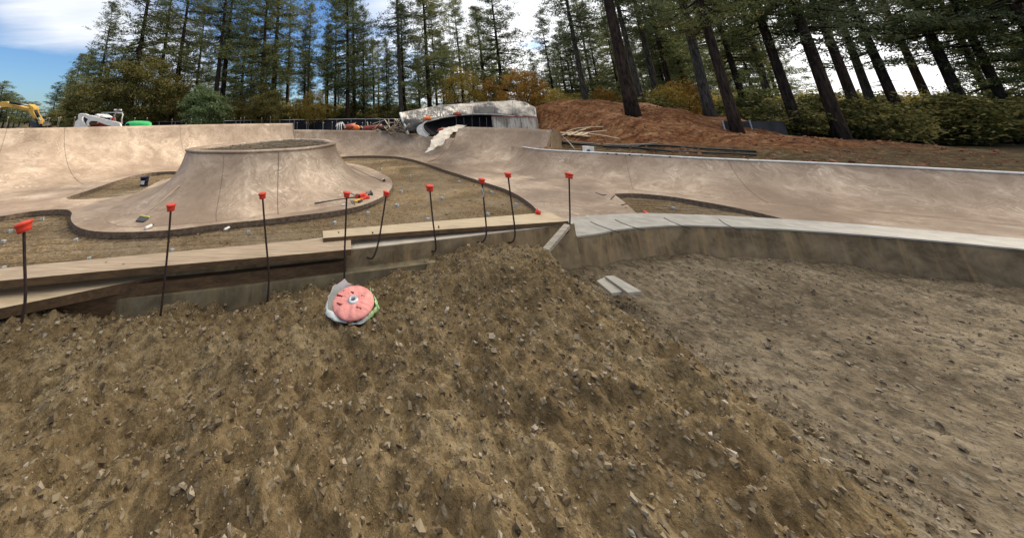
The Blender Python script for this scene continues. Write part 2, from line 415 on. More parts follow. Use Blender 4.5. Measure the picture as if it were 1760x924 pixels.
def px2(L, z): return [tuple(WZ(a, b, z)) for a, b in L]
edgeA = px2([(-60, 375), (0, 371.4), (28, 367), (56, 363), (85, 360.5), (108, 359.6), (118, 361), (123.5, 366), (121.5, 374), (125, 383), (138, 391.5), (160, 396.7), (193.5, 398.6), (238, 398), (286.5, 395.5), (330, 390.5), (374, 385), (449, 377.7), (523, 369), (560.5, 364.7), (600, 358), (630, 350), (656, 338.6), (670, 327), (674.5, 317), (670, 306), (648, 294), (628, 286), (600, 280.5)], FZ)
edgeA = [tuple(p) for p in cr(edgeA, 4)]
edgeB = [(-1.2, 21.0, FZ), (-1.9, 22.0, FZ), (-1.6, 23.0, FZ)]
edgeC = px2([(585, 269.5), (620, 267.5), (660, 268), (698, 271.5), (730, 280), (760, 290.5), (800, 303), (840, 315.5), (870, 325.5), (893, 337), (913, 351), (925, 364), (932, 378), (934, 395)], FZ)
edgeC = [tuple(p) for p in cr(edgeC, 4)] + [(2.6, 5.2, FZ), (2.1, 4.0, FZ)]
near_in = [(3.2, 4.05, FZ), (4.2, 4.0, FZ), (5.4, 3.6, FZ), (6.8, 2.6, FZ), (12, 2.2, FZ), (18.7, 2.4, FZ)]
outer = [(-18.4, 9.0, FZ)] + edgeA + edgeB + edgeC + near_in + [(p[0], p[1], FZ) for p in TR3[::-1][:-14]] + [(p[0], p[1], FZ) for p in TK3[::-1]] + [(p[0], p[1], FZ) for p in TB3[::-1][10:]] + [(p[0], p[1], FZ) for p in TL3[::-1][:-12]]
holeL = [tuple(p) for p in cr(px2([(114, 341), (121, 337), (149, 328), (178.6, 318), (223, 303.5), (260.5, 296.5), (298, 294.5), (310, 297), (296, 305), (275, 314), (253, 325), (223, 334), (193.5, 338.6), (156, 342), (128, 342.5)], FZ), 4, True)]
holeR = [tuple(p) for p in cr(px2([(1057, 334.5), (1064, 332.6), (1100, 332.6), (1150, 337.5), (1200, 345), (1260, 356), (1330, 372), (1420, 400), (1350, 425), (1180, 410), (1110, 381), (1093, 365), (1072, 346)], FZ), 4, True)]
tri = tessellate_polygon([[Vector(p) for p in outer], [Vector(p) for p in holeL], [Vector(p) for p in holeR]])
allv = outer + holeL + holeR
V = [(p[0], p[1]-14, 0) for p in allv]; Fc = [tuple(q) for q in tri]
o = link('floor_slab', V, Fc, M_conc, bowl)
bm = bmesh.new(); bm.from_mesh(o.data); bmesh.ops.recalc_face_normals(bm, faces=bm.faces[:])
for f in bm.faces:
    if f.normal.z < 0: f.normal_flip()
bm.to_mesh(o.data); bm.free()
def skirt(loop, closed, name):
    V = []; n = len(loop)
    for z in (0, -.17):
        V += [(p[0], p[1]-14, z) for p in loop]
    Fc = [(i, (i+1) % n, n+(i+1) % n, n+i) for i in range(n if closed else n-1)]
    return link(name, V, Fc, M_edge, bowl)
skirt(edgeA + edgeB + edgeC, False, 'slab_edge'); skirt(holeL, True, 'slab_edge'); skirt(holeR, True, 'slab_edge')

# the island
pairs = [((320.5, 259.7), (281, 308)), ((323.5, 261.2), (243, 327)), ((330, 262.3), (203, 349)), ((340, 262.9), (180, 374)), ((358, 263.3), (222, 390)),
         ((411.6, 263.5), (330, 384)), ((467.5, 261.2), (449, 371.5)), ((523, 257.7), (545, 360)), ((555, 253.5), (606, 349)), ((573.5, 250.0), (640, 331)),
         ((575.5, 247.4), (652, 312)), ((568, 244.5), (628, 293))]
RZ = -1.05
rim = [WZ(a, b, RZ) for (a, b), _ in pairs] + [WZ(a, b, RZ) for a, b in ((557, 242), (520, 240.6), (486, 240.9), (430, 245.6), (374, 251.5), (340, 255.8))]
bas = [WZ(a, b, FZ+Z3) for _, (a, b) in pairs] + [Vector((-.2, 19.6, FZ+Z3)), Vector((-1.8, 20.6, FZ+Z3)), Vector((-3.9, 20.2, FZ+Z3)), Vector((-6.4, 17.9, FZ+Z3)), Vector((-7.7, 15.3, FZ+Z3)), Vector((-7.4, 13.9, FZ+Z3))]
NS = 10
rim3 = [tuple(p) for p in cr(rim, NS, True)]; bas3 = [tuple(p) for p in cr(bas, NS, True)]
bas3 = [(p[0], p[1], FZ+Z3) for p in bas3]
ic = Vector((-3.2, 13.5, FZ))
island = thing('skate_island', 'raised tan concrete island with flared sides and a gravel filled top in mid bowl', 'skate feature', ic)
def toloc(o): o.data.transform(Matrix.Translation(-ic)); return o
fl = toloc(loft('flared_side', bas3, rim3, 66, 26, M_conc, island, True, back=0))
# rim: rounded collar, then inner drop
cen = Vector((sum(p[0] for p in rim3)/len(rim3), sum(p[1] for p in rim3)/len(rim3)))
V = []; n = len(rim3)
inn = []
for i in range(n):
    p = Vector(rim3[i]); d = Vector(rim3[(i+1) % n]) - Vector(rim3[i-1]); nrm = Vector((d.y, -d.x, 0)).normalized()
    if nrm.dot(Vector((cen.x-p.x, cen.y-p.y, 0))) < 0: nrm = -nrm
    inn.append(nrm)
prof = [(-.0, 0), (-.035, .012), (-.04, .055), (-.01, .075), (.22, .078), (.25, .065), (.26, -.12)]
for (o_, z_) in prof:
    for i in range(n): V.append(Vector(rim3[i]) + inn[i]*o_ + Vector((0, 0, z_)) - ic)
link('rim', V, [(r_*n+i, r_*n+(i+1) % n, (r_+1)*n+(i+1) % n, (r_+1)*n+i) for r_ in range(len(prof)-1) for i in range(n)], M_conc, island, True)
fill = [Vector(rim3[i]) + inn[i]*.255 for i in range(n)]
tri = tessellate_polygon([fill]); V = [(p.x-ic.x, p.y-ic.y, RZ-.02-ic.z) for p in fill]
link('gravel_fill', V, [tuple(q) for q in tri], M_greydirt, island)
def lofts(i, a, A=66):
    b, tp = Vector(bas3[i % n]), Vector(rim3[i % n]); aa = R(A)*a
    h = math.sin(aa)/math.sin(R(A)); v = (1-math.cos(aa))/(1-math.cos(R(A)))
    return Vector((b.x+(tp.x-b.x)*h, b.y+(tp.y-b.y)*h, b.z+(tp.z-b.z)*v+.003))
def loftf(f, a):
    i = int(f*NS); u = f*NS - i; return lofts(i, a).lerp(lofts(i+1, a), u)
for (f0, f1, wd) in ((6.28, 6.2, .008), (5.35, 4.55, .004)):
    mb = MB(); mb.tube([loftf(f0+(f1-f0)*k/26, k/26)+Vector((0, -.004, .002)) for k in range(27)], wd, 5); mb.build('joint_line', M_seam, island, True)

# ------------------------------------------------------------ near wall
wallTop = [(-7, .55), (-4.2, 1.42), (-2.0, 2.18), (-1.0, 2.40), (.03, 2.67), (1.0, 2.95), (2.02, 3.27)]
wt = [tuple(p) for p in cr(wallTop, 6)]
slabN = [(2.02, 3.27)] + [tuple(WZ(a, b, -1.04)[:2]) for a, b in ((1030, 408.6), (1067.5, 401.3), (1123, 396.3), (1168, 394.2), (1200, 394.6))] + [(4.15, 3.45), (5.1, 3.12), (6.2, 2.45), (7.0, 1.5), (7.3, .2)]
sn = [tuple(p) for p in cr(slabN, 6)]
def strip(P, side0, side1, z0, z1):   # closed prism along a polyline between two side offsets
    a = offs(P, side0); b = offs(P, side1); mb = MB(); n = len(P)
    for i in range(n):
        mb.v += [Vector((a[i].x, a[i].y, z0)), Vector((a[i].x, a[i].y, z1)), Vector((b[i].x, b[i].y, z1)), Vector((b[i].x, b[i].y, z0))]
    for i in range(n-1):
        for k in range(4):
            mb.f.append((i*4+k, i*4+(k+1) % 4, (i+1)*4+(k+1) % 4, (i+1)*4+k))
    mb.f += [(0, 1, 2, 3), tuple((n-1)*4+k for k in (3, 2, 1, 0))]
    return mb
nw = thing('retaining_wall', 'low stained concrete retaining wall running across the foreground under the boards', 'wall', (0, 2.7, -2.6))
wside = [-.15-.15*min(1, max(0, (p[0]+1.6)/1.6)) for p in wt]
strip(wt, wside, 0, -2.7, -.905).build('wall_body', M_wallface, nw)
strip(wt, [k+.001 for k in wside], -.001, -.9045, -.899).build('wall_top', simple('pale_wall_top', (.42, .37, .30), .85, .18, 9), nw)
strip(wt[:-5], -.02, .085, -1.4, -1.015).build('footing', grime('footing_concrete', (.20, .17, .11), (.10, .08, .05), (.22, .17, .09)), nw)
cs = thing('curved_ledge', 'pale grey curved concrete ledge slab on a stained wall at lower right', 'ledge', (3.3, 3.6, -1.3))
strip(sn, -.42, -.0, -2.6, -1.013).build('ledge_wall', M_wallface, cs)
strip(sn, -.415, .006, -1.0125, -1.0).build('top_slab', M_slab, cs)
for (a, b) in (((1015, 381), (1067, 400)), ((1057, 377.5), (1110, 397)), ((1141, 374), (1190, 394.5)), ((1236, 377), (1275, 398))):
    p, q = WZ(a[0], a[1], -.998), WZ(b[0], b[1], -.998)
    MB().tube([p, p.lerp(q, .35)+Vector((-.02, 0, 0)), p.lerp(q, .7)+Vector((-.015, 0, 0)), p.lerp(q, .97)], .0035, 5).build('joint_line', M_black, cs)

# form board on the left of the wall top, and the new board lying on it
def board(name, label, pts, thick, m, cat='plank', grp=None, warp=0, seg=10):
    # pts: near-left, near-right, far-right, far-left corners (top face, world); bottom below
    a, b, c, d = [Vector(p) for p in pts]; mb = MB(); up = Vector((0, 0, thick))
    for i in range(seg+1):
        u = i/seg; p, q = a.lerp(b, u), d.lerp(c, u); z = Vector((0, 0, warp*math.sin(u*5)))
        mb.v += [p+z, q+z, q-up+z, p-up+z]
    for i in range(seg):
        for k in range(4): mb.f.append((i*4+k, i*4+(k+1) % 4, (i+1)*4+(k+1) % 4, (i+1)*4+k))
    mb.f += [(0, 1, 2, 3), tuple(seg*4+k for k in (3, 2, 1, 0))]
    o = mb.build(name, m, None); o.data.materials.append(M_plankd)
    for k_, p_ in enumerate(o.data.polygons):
        if k_ < seg*4 and k_ % 4 == 3 or k_ >= seg*4: p_.material_index = 1  # near side and ends coloured darker to imitate shade
    c0 = sum([Vector(p) for p in pts], Vector())/4
    o.data.transform(Matrix.Translation(-c0)); o.location = c0
    return tag(o, label, cat, grp)
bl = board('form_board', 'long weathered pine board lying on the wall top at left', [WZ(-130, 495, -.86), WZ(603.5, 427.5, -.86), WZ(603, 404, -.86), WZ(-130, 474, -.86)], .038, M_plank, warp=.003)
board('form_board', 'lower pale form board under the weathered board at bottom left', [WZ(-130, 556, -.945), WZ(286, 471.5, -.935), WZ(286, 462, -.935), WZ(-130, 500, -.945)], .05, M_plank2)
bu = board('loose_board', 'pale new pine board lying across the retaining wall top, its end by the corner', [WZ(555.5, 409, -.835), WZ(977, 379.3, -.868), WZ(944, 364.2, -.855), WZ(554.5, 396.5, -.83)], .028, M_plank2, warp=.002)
board('shade_dark_formwork', 'form panel below the weathered board at left, coloured dark as in shade', [(-2.55, 1.93, -.95), (-.02, 2.60, -.95), (-.02, 2.66, -.95), (-2.6, 2.0, -.95)], .15, M_plankd)  # dark colour stands in for the shade under the board
# knots and nail holes on the pale board
for (a, b) in ((582, 399), (640.5, 399), (754, 388.5)):
    p = WZ(a, b, -.83); mb = MB(); mb.lathe(p-bu.location+Vector((0, 0, .0)), [(.006, -.012), (.006, .002)], 8); mb.build('knot', M_plankd, bu, local=False)
for (a, b) in ((182, 451), (212, 454)):
    p = WZ(a, b, -.858); MB().lathe(p-bl.location, [(.009, -.01), (.008, .001)], 8).build('knot', M_plankd, bl, local=False)

# ------------------------------------------------------------ ground sheets
hill_pts = np.array([(19.5, 27, 1.5), (17, 26, 1.45), (14.5, 25, 1.1), (12.2, 26, .2), (10, 29, -1.2), (23, 27, 1.2), (26, 26, .3), (30, 27, -.9), (16.0, 19.0, .1), (17.5, 17.8, -.25), (19.3, 17.0, -.65),
    (22, 17.5, -.9), (25, 19, -1.1), (12.5, 20.5, -1.0), (12.0, 22.5, -1.3), (12.9, 23.2, -.8), (11.5, 24.5, -1.3), (12.4, 24.6, -.9), (13.7, 21.5, -.35), (13.6, 19, -.95), (11.6, 18.4, -1.48), (13, 16.4, -1.52), (16, 14, -1.52), (17, 16.4, -1.15), (20, 12, -1.52), (22, 14, -1.5), (19, 36, -.8), (10, 22, -1.4), (26, 34, -1.2), (20, 22, .8), (15.5, 22, .7), (24, 22, .2), (28, 22, -1.2), (9.5, 34, -1.6), (30, 16, -1.5), (14, 36, -1.4), (26, 9, -1.4), (10.6, 18.6, -1.5)])
def Hout(x, y):
    x = np.asarray(x, float); y = np.asarray(y, float)
    num = 0; den = 0
    for hx, hy, hz in hill_pts:
        d2 = (x-hx)**2 + (y-hy)**2 + .6; wgt = d2**-1.9; num = num + wgt*hz; den = den + wgt
    hh = num/den
    dist = np.sqrt(((x-19)/13.0)**2 + ((y-23)/15.0)**2)
    k = np.clip((1.25-dist)/.5, 0, 1); k = k*k*(3-2*k)
    z = -1.65*(1-k) + hh*k
    z = z + vnoise(x, y, .35, 3)*.28*np.clip((y-8)/10, .1, 1) + vnoise(x, y, 1.4, 5)*.13*np.clip(hh+1.6, 0, .9)*k + vnoise(x+y*.4, y, 2.6, 15, 3)*.10*k
    # rise of the land far behind so that the wood stands on ground
    return z
ringpoly = [(p[0], p[1]) for p in TL3] + [(p[0], p[1]) for p in TB3[10:]] + [(p[0], p[1]) for p in TK3] + [(p[0], p[1]) for p in TR3[14:]] + [(20.3, 2.2), (6.9, 2.2)] + [(a, b+.2) for a, b in sn[::-1][12:]] + [(a, b+.15) for a, b in wt[::-1]] + [(-18.4, .6)]
# expand outwards a little so that the bank sits behind the wall shells
def grid_sheet(name, xs, ys, hf, m, mask=None, smooth=True):
    X, Y = np.meshgrid(xs, ys); Z = hf(X, Y); nx, ny = len(xs), len(ys)
    V = np.stack([X.ravel(), Y.ravel(), Z.ravel()], 1)
    idx = np.arange(nx*ny).reshape(ny, nx)
    Q = np.stack([idx[:-1, :-1], idx[:-1, 1:], idx[1:, 1:], idx[1:, :-1]], -1).reshape(-1, 4)
    if mask is not None:
        keep = mask((X[:-1, :-1]+X[1:, 1:])/2, (Y[:-1, :-1]+Y[1:, 1:])/2).ravel(); Q = Q[keep]
    return npmesh(name, V, Q, m, smooth)
def npmesh(name, V, Q, m, smooth=True, parent=None):
    me = bpy.data.meshes.new(name); k = Q.shape[1]
    me.vertices.add(len(V)); me.vertices.foreach_set('co', V.astype(np.float32).ravel())
    me.loops.add(Q.size); me.loops.foreach_set('vertex_index', Q.astype(np.int32).ravel())
    me.polygons.add(len(Q)); me.polygons.foreach_set('loop_start', np.arange(0, Q.size, k, dtype=np.int32))
    try: me.polygons.foreach_set('loop_total', np.full(len(Q), k, dtype=np.int32))
    except Exception: pass
    me.update(calc_edges=True); me.validate()
    me.polygons.foreach_set('use_smooth', [bool(smooth)]*len(me.polygons))
    if m: me.materials.append(m)
    o = bpy.data.objects.new(name, me); col.objects.link(o)
    if parent: o.parent = parent
    return o
# ground: polar sheet round the camera out to the horizon
ang = np.radians(np.linspace(-118, 118, 700)); rad = np.concatenate([np.geomspace(3.0, 70, 330), np.geomspace(74, 900, 24)])
A_, R_ = np.meshgrid(ang, rad); GX = R_*np.sin(A_); GY = R_*np.cos(A_)
# push ring slightly outwards by testing shrunken coordinates
ins = inpoly(GX, GY, ringpoly)
GZ = Hout(GX, GY); GZ = np.where(ins, -3.2, GZ)
nearm = (GY < 3.4) & (np.abs(GX) < 8.5) & ~ins; GZ = np.where(nearm, -1.6, GZ)
GZ = np.where((~ins) & (GY < 3) & (np.abs(GX) >= 8.5), -1.4, GZ)
V = np.stack([GX.ravel(), GY.ravel(), GZ.ravel()], 1); idx = np.arange(A_.size).reshape(A_.shape)
Q = np.stack([idx[:-1, :-1], idx[1:, :-1], idx[1:, 1:], idx[:-1, 1:]], -1).reshape(-1, 4)
# ground material: red soil on the hill, forest floor elsewhere (a real change of soil)
m, t, b, oc = mat('ground_soil', 1, .1)
sp = t.n.new('ShaderNodeSeparateXYZ'); t.l.new(oc, sp.inputs[0])
dd = t.vmath('DISTANCE', t.vmath('MULTIPLY', oc, (1, 1, 0)), (18.5, 22.5, 0))
hm = t.math('MULTIPLY', t.ramp(t.math('ADD', t.math('DIVIDE', dd, 14.0), t.math('MULTIPLY', t.math('SUBTRACT', t.noise(oc, .5, 5), .5), .5)), [(.60, 1.0), (.92, 0.0)]), t.ramp(t.math('ADD', t.math('ADD', sp.outputs[2], 2.0), t.math('MULTIPLY', t.math('SUBTRACT', t.noise(oc, .7, 5), .5), .8)), [(.62, 0.0), (.95, 1.0)]))
mpg = t.new('ShaderNodeMapping'); t.l.new(oc, mpg.inputs[0]); mpg.inputs['Scale'].default_value = (1, 2.6, 1); mpg.inputs['Rotation'].default_value = (0, 0, R(-28))
nr = t.noise(mpg.outputs[0], 1.1, 9, .72, .5); nf = t.noise(oc, 6, 7, .7)
redc = t.ramp(nr, [(.30, (.055, .018, .010)), (.44, (.16, .062, .026)), (.56, (.27, .135, .058)), (.70, (.40, .27, .155))])
redc = t.mix(t.ramp(nf, [(.40, .7), (.58, 0.0)]), redc, (.05, .022, .013))
oth = t.ramp(t.noise(oc, 2.2, 8, .7), [(.33, (.06, .042, .022)), (.5, (.13, .095, .05)), (.68, (.22, .165, .09))])
oth = t.mix(t.ramp(nf, [(.40, .6), (.6, 0.0)]), oth, (.03, .02, .012))
oth = t.mix(t.ramp(t.math('DIVIDE', t.vmath('LENGTH', oc), 100.0), [(.36, 0.0), (.50, 1.0)]), oth, (.035, .032, .014))
t.l.new(t.mix(hm, oth, redc), b.inputs['Base Color']); bump(t, b, t.math('ADD', nr, nf), 1, .12)
M_ground = m
tag(npmesh('ground', V, Q, M_ground), None, None, kind='structure')
# dirt in the bowl
def hb(x, y): return DZ + vnoise(x, y, 1.6, 9)*.07 + vnoise(x, y, 9, 4, 3)*.045
tag(grid_sheet('bowl_dirt', np.arange(-14, 14.5, .085), np.concatenate([np.arange(2.2, 9, .06), np.arange(9, 25.5, .11)]), hb, M_dirt), None, None, kind='structure')
# near mound in front of the wall
def wally(x): return np.interp(x, [p[0] for p in wt]+[p[0] for p in sn[1:]], [p[1] for p in wt]+[p[1] for p in sn[1:]])
def hn(x, y):
    wl = wally(x); dw = wl - y
    left = -1.035 + .035*np.clip(dw, 0, 1.2) - .045*np.clip(x-.3, 0, .8)*np.exp(-dw/.25) + vnoise(x, y, .9, 21)*.07
    left = left + .035*np.clip(x-.1, 0, 1) + .13*np.exp(-((x-1.25)/.55)**2 - ((y-2.45)/.5)**2) - .11*np.exp(-((x-1.30)/.20)**2 - ((y-2.35)/.14)**2) - .10*np.exp(-((x-.72)/.22)**2 - ((y-2.25)/.12)**2)
    left = left - .08*np.exp(-((x+.6)/.8)**2)*np.exp(-(dw/.35)**2)
    right = -1.27 + vnoise(x, y, 1.2, 31)*.07
    e = 1.46 - .30*np.clip(y-2.65, 0, .7) + .05*np.sin(y*5) + vnoise(y, x, 2.0, 8)*.15
    k = np.clip((x-e+.13)/.40, 0, 1); k = k*k*(3-2*k)
    z = left*(1-k) + right*k
    rg = 1-2*np.abs(vnoise(x+y*.3, y, 5, 61, 4)); rough = vnoise(x, y, 3, 41, 4)*.12 + (rg-.75)*.05 + np.clip(vnoise(x, y, 17, 51, 4), -.22, .16)*.12 + np.clip(vnoise(x, y, 38, 71, 2), -.1, .3)*.055
    return z + rough*(1-.6*k)
nm = grid_sheet('dirt_mound', np.arange(-4.2, 6.4, .016), np.arange(.45, 3.95, .016), hn, M_neardirt, mask=lambda x, y: (y < wally(x)+.02) & (x < 1.80+.03*np.sin(y*9)))
tag(nm, None, None, kind='structure'); nm.name = 'soil_bank'
nm2 = grid_sheet('grey_ground', np.arange(1.72, 8.4, .03), np.arange(.2, 3.75, .03), lambda x, y: hn(x, y)-.001, M_greydirt, mask=lambda x, y: (y < wally(x)+.02))
tag(nm2, None, None, kind='structure')

# gravel scattered over the near bank (nobody could count it)
ico = bmesh.new(); bmesh.ops.create_cube(ico, size=1.35); bmesh.ops.bisect_plane(ico, geom=ico.verts[:]+ico.edges[:]+ico.faces[:], plane_co=(.3, .3, .3), plane_no=(1, .8, 1.1), clear_outer=True); bmesh.ops.holes_fill(ico, edges=ico.edges[:]); bmesh.ops.triangulate(ico, faces=ico.faces[:]); ico.verts.index_update(); iv = np.array([v.co[:] for v in ico.verts]); itf = np.array([[v.index for v in f.verts] for f in ico.faces]); ico.free()
def rocks(name, N, xr, yr, hf, rmin, rmax, m, ok, seed):
    rs = np.random.RandomState(seed); x = rs.uniform(*xr, N); y = rs.uniform(*yr, N); k = ok(x, y); x, y = x[k], y[k]; N = len(x)
    r = rmin + (rmax-rmin)*rs.rand(N)**8; z = hf(x, y) + r*.25
    sc = rs.uniform(.5, 1.35, (N, 3)); sc[:, 2] *= .8
    a = rs.uniform(0, 6.28, N)
    P = iv[None]*(1+rs.uniform(-.35, .35, (N, len(iv), 3)))*sc[:, None]*r[:, None, None]
    ca, sa = np.cos(a)[:, None], np.sin(a)[:, None]
    tl = rs.uniform(-.9, .9, N); ct, st = np.cos(tl)[:, None], np.sin(tl)[:, None]; P = np.stack([P[..., 0]*ct-P[..., 2]*st, P[..., 1], P[..., 0]*st+P[..., 2]*ct], -1)
    P = np.stack([P[..., 0]*ca-P[..., 1]*sa, P[..., 0]*sa+P[..., 1]*ca, P[..., 2]], -1) + np.stack([x, y, z], 1)[:, None]
    Q = (itf[None] + (np.arange(N)*len(iv))[:, None, None]).reshape(-1, 3)
    return npmesh(name, P.reshape(-1, 3), Q, m, False)
m, t, b, oc = mat('gravel_stone', .9, .2)
ge = t.n.new('ShaderNodeNewGeometry')
t.l.new(t.ramp(ge.outputs['Random Per Island'], [(0, (.09, .064, .036)), (.5, (.155, .115, .068)), (.82, (.215, .17, .11)), (.96, (.26, .215, .155)), (1, (.33, .30, .25))]), b.inputs['Base Color'])
M_stone = m
g = rocks('gravel', 60000, (-3.5, 2.05), (.7, 3.4), hn, .0022, .013, M_stone, lambda x, y: (y < wally(x)-.03) & (x < 2.05), 3)
tag(g, 'loose brown gravel covering the near soil bank', 'gravel', kind='stuff')
g = rocks('gravel', 14000, (1.9, 6.5), (.6, 3.6), hn, .0022, .012, simple('grey_stones', (.15, .12, .085), .9, .5, 30), lambda x, y: (y < wally(x)-.03), 4)
tag(g, 'grey loose stones on the low ground at lower right', 'gravel', kind='stuff')
g = rocks('gravel', 9000, (-11, 10), (3.3, 24), hb, .008, .035, M_stone, lambda x, y: ~inpoly(x, y, outer), 5)
tag(g, 'scattered small stones on the bare dirt of the bowl', 'gravel', kind='stuff')
fi = [(p.x, p.y) for p in fill]
g = rocks('gravel', 2500, (-7, 0), (10, 20), lambda x, y: x*0+RZ-.02, .012, .05, M_stone, lambda x, y: inpoly(x, y, fi), 6)
tag(g, 'grey brown stones filling the island top', 'gravel', kind='stuff')
def hout2(x, y): return Hout(x, y)
g = rocks('gravel', 6000, (9, 27), (11.5, 29), hout2, .015, .09, simple('red_clods', (.19, .085, .045), 1, .6, 5), lambda x, y: ~inpoly(x, y, ringpoly), 8)
tag(g, 'red brown clods of soil over the hill', 'soil clods', kind='stuff')
# ------------------------------------------------------------ surface picking (where a thing rests)
def bvh_of(objs):
    V = []; P = []
    for o in objs:
        M = Matrix.Translation(o.location if o.parent is None else o.parent.location)
        b = len(V); V += [M @ v.co for v in o.data.vertices]; P += [[i+b for i in p.vertices] for p in o.data.polygons]
    return BVHTree.FromPolygons(V, P)
_surf = [o for o in bpy.data.objects if o.type == 'MESH' and (o.parent in (bowl, island, nw, cs) or o.name in ('bowl_dirt', 'soil_bank', 'grey_ground', 'ground', 'loose_board', 'form_board'))]
BV = bvh_of(_surf)
def hit(px, py):
    r = BV.ray_cast(Vector((0, 0, 0)), Vector(ray(px, py)).normalized()); return r[0]
def drop(x, y, z=5):
    r = BV.ray_cast(Vector((x, y, z)), Vector((0, 0, -1))); return r[0].z if r[0] else DZ

# ------------------------------------------------------------ capped rebar dowels
def rebar(name, label, path, r, capr, caph, group, capm=None, tilt=None):
    base = Vector(path[0]); o = thing(name, label, 'rebar', base, group)
    P = [tuple(p) for p in cr(path, 5)] if len(path) > 2 else path
    MB().tube(P, r, 8).build('rod', M_rebar, o, True)
    top = Vector(path[-1]); d = (top - Vector(path[-2])).normalized()
    if tilt: d = (d + Vector(tilt)).normalized()
    M = d.to_track_quat('Z', 'Y').to_matrix()
    prof = [(.001, 0), (capr*.76, 0), (capr*.78, caph*.3), (capr*.84, caph*.60), (capr*.98, caph*.66), (capr*1.0, caph*.78), (capr*.93, caph*.88), (capr*.60, caph*.95), (.001, caph*.98)]
    MB().lathe(top - d*caph*.55, prof, 24, M).build('cap', capm or M_cap, o, True)
    return o
G1 = 'rebar dowels with orange caps along the retaining wall'
def wallY(x): return float(np.interp(x, [p[0] for p in wt], [p[1] for p in wt]))
def dowel(top, mids, foot, hook, label, capw, dy=-.035, tilt=None):
    # px positions: every point lies about dy in front of the wall face
    def P(px, py, k=1.0):
        x, y, z = ray(px, py); d = 2.5
        for _ in range(8): d = wallY(x/y*d) + dy*k
        return Vector((x/y*d, d, z/y*d))
    pts = []
    if hook: pts.append(P(hook[0], hook[1], -.4)); pts.append(P((hook[0]+foot[0])/2, (hook[1]+foot[1])/2+2.5, .6))
    else: b = P(*foot); pts.append(b + Vector((0, 0, -.15)))
    pts.append(P(*foot)) if hook else pts.append(P(*foot))
    for m_ in mids[::-1]: pts.append(P(*m_))
    tp = P(*top); pts.append(tp)
    dist = tp.y*math.sqrt(1 + 0)
    capr = capw/2*tp.y/ray(*top)[1]
    return rebar('rebar_dowel', label, pts, .0062 if top[0] > 100 else .0068, capr, capr*1.45, G1, tilt=tilt)
dowel((41, 388), [(42, 440)], (43, 520), None, 'nearest capped rebar, big tilted orange cap at the left end of the boards', 25, -.26, (-.12, 0, 0))
dowel((294, 355), [(289, 420)], (281, 500), None, 'leaning rebar in front of the squeegee, its cap below the bucket', 16, -.20)
dowel((451, 335), [(456, 400)], (462, 474), None, 'straight capped rebar in front of the middle of the island', 14, -.17)
dowel((596, 333), [(594, 390)], (592, 446), None, 'upright rebar with flat orange cap in front of the red tools', 13, -.15)
dowel((664, 332), [(658, 372), (650, 418)], (642, 441), (629, 441), 'rebar leaning right with its foot hooked into the wall, cap at the island tip', 12, -.05)
dowel((738.5, 322), [(743, 370), (748, 410)], (749, 428), (741, 431), 'capped rebar in front of the middle of the dirt, crossing the pale board', 14.5)
dowel((828, 310), [(832, 350), (836, 395)], (833, 411), (818, 416), 'hooked capped rebar with a wire tie near its top', 11.5)
dowel((873, 300), [(878, 340), (885, 395)], (883, 412), (872, 416), 'hooked capped rebar standing highest, right of the wire tied one', 11.5)
dowel((978, 301), [(979, 340), (979.5, 380)], (977, 396), (966, 402), 'last capped rebar on the right beside the wall corner', 13.5)
# wire tie on one of them
p = WD(828, 322, 2.93); tag(MB().tube([p, p+Vector((.004, -.01, -.045)), p+Vector((-.003, -.012, -.07))], .004, 6).build('wire_tie', M_steel, None), 'shiny wire tie hanging on the rebar left of the highest one', 'wire tie')
def loosecap(px, py, rad, label, tiltv, m=M_cap):
    h = WZ(px, 369, FZ) if px > 1000 else hit(px, py); c = h + Vector((0, 0, rad*.75)); M = Vector(tiltv).normalized().to_track_quat('Z', 'Y').to_matrix()
    mb = MB().lathe(c, [(.001, -rad*.8), (rad*.7, -rad*.8), (rad*.72, rad*.2), (rad, rad*.3), (rad, rad*.5), (rad*.7, rad*.66), (.001, rad*.7)], 20, M)
    o = mb.build('mushroom_guard', m, None, True); o.data.transform(Matrix.Translation(-c)); o.location = c
    return tag(o, label, 'cap')
loosecap(925, 368, .026, 'orange red cap lying on the edge of the pale board', (-.9, .3, .5))
loosecap(1110, 373.5, .060, 'bright red cap lying by the dirt opening beyond the pale ledge', (.2, -.5, .8))

# ------------------------------------------------------------ rebar mesh and spacers on the dirt
def meshgrid_rebar(poly, ax, s1, s2, z, r, jit=.11):
    mb = MB(); d = Vector((math.cos(ax), math.sin(ax), 0)); e = Vector((-d.y, d.x, 0))
    for dv, ev, s in ((d, e, s1), (e, d, s2)):
        for k in range(-80, 81):
            off = ev*(k*s + random.uniform(-jit, jit)); cur = []
            c0 = Vector((-3, 9, 0)); yaw = random.uniform(-.02, .02)
            qs = np.arange(-16, 16, .25); b0 = c0 + off
            ok_ = inpoly(b0.x + (dv.x+ev.x*yaw)*qs, b0.y + (dv.y+ev.y*yaw)*qs, poly)
            for q, ins_ in zip(qs, ok_):
                p = c0 + off + dv*float(q) + ev*(float(q)*yaw)
                if ins_: cur.append(Vector((p.x, p.y, z + random.uniform(-.012, .012))))
                else:
                    if len(cur) > 2: mb.tube(cur, r*.75, 4)
                    cur = []
            if len(cur) > 2: mb.tube(cur, r, 4)
    return mb
ea = [(p[0], p[1]) for p in edgeA]
polyF = [(-10.2, 9.2)] + [q for q in ea if q[0] < -.1 and q[1] < 10.5] + [(.4, 8.2), (.5, 3.2), (-9, 2.4)]
tag(meshgrid_rebar(polyF, R(8), .44, .62, DZ+.085, .0055).build('rebar_mesh', M_wire, None), 'thin rusty rebar grid lying over the dirt in front of the island', 'rebar mesh')
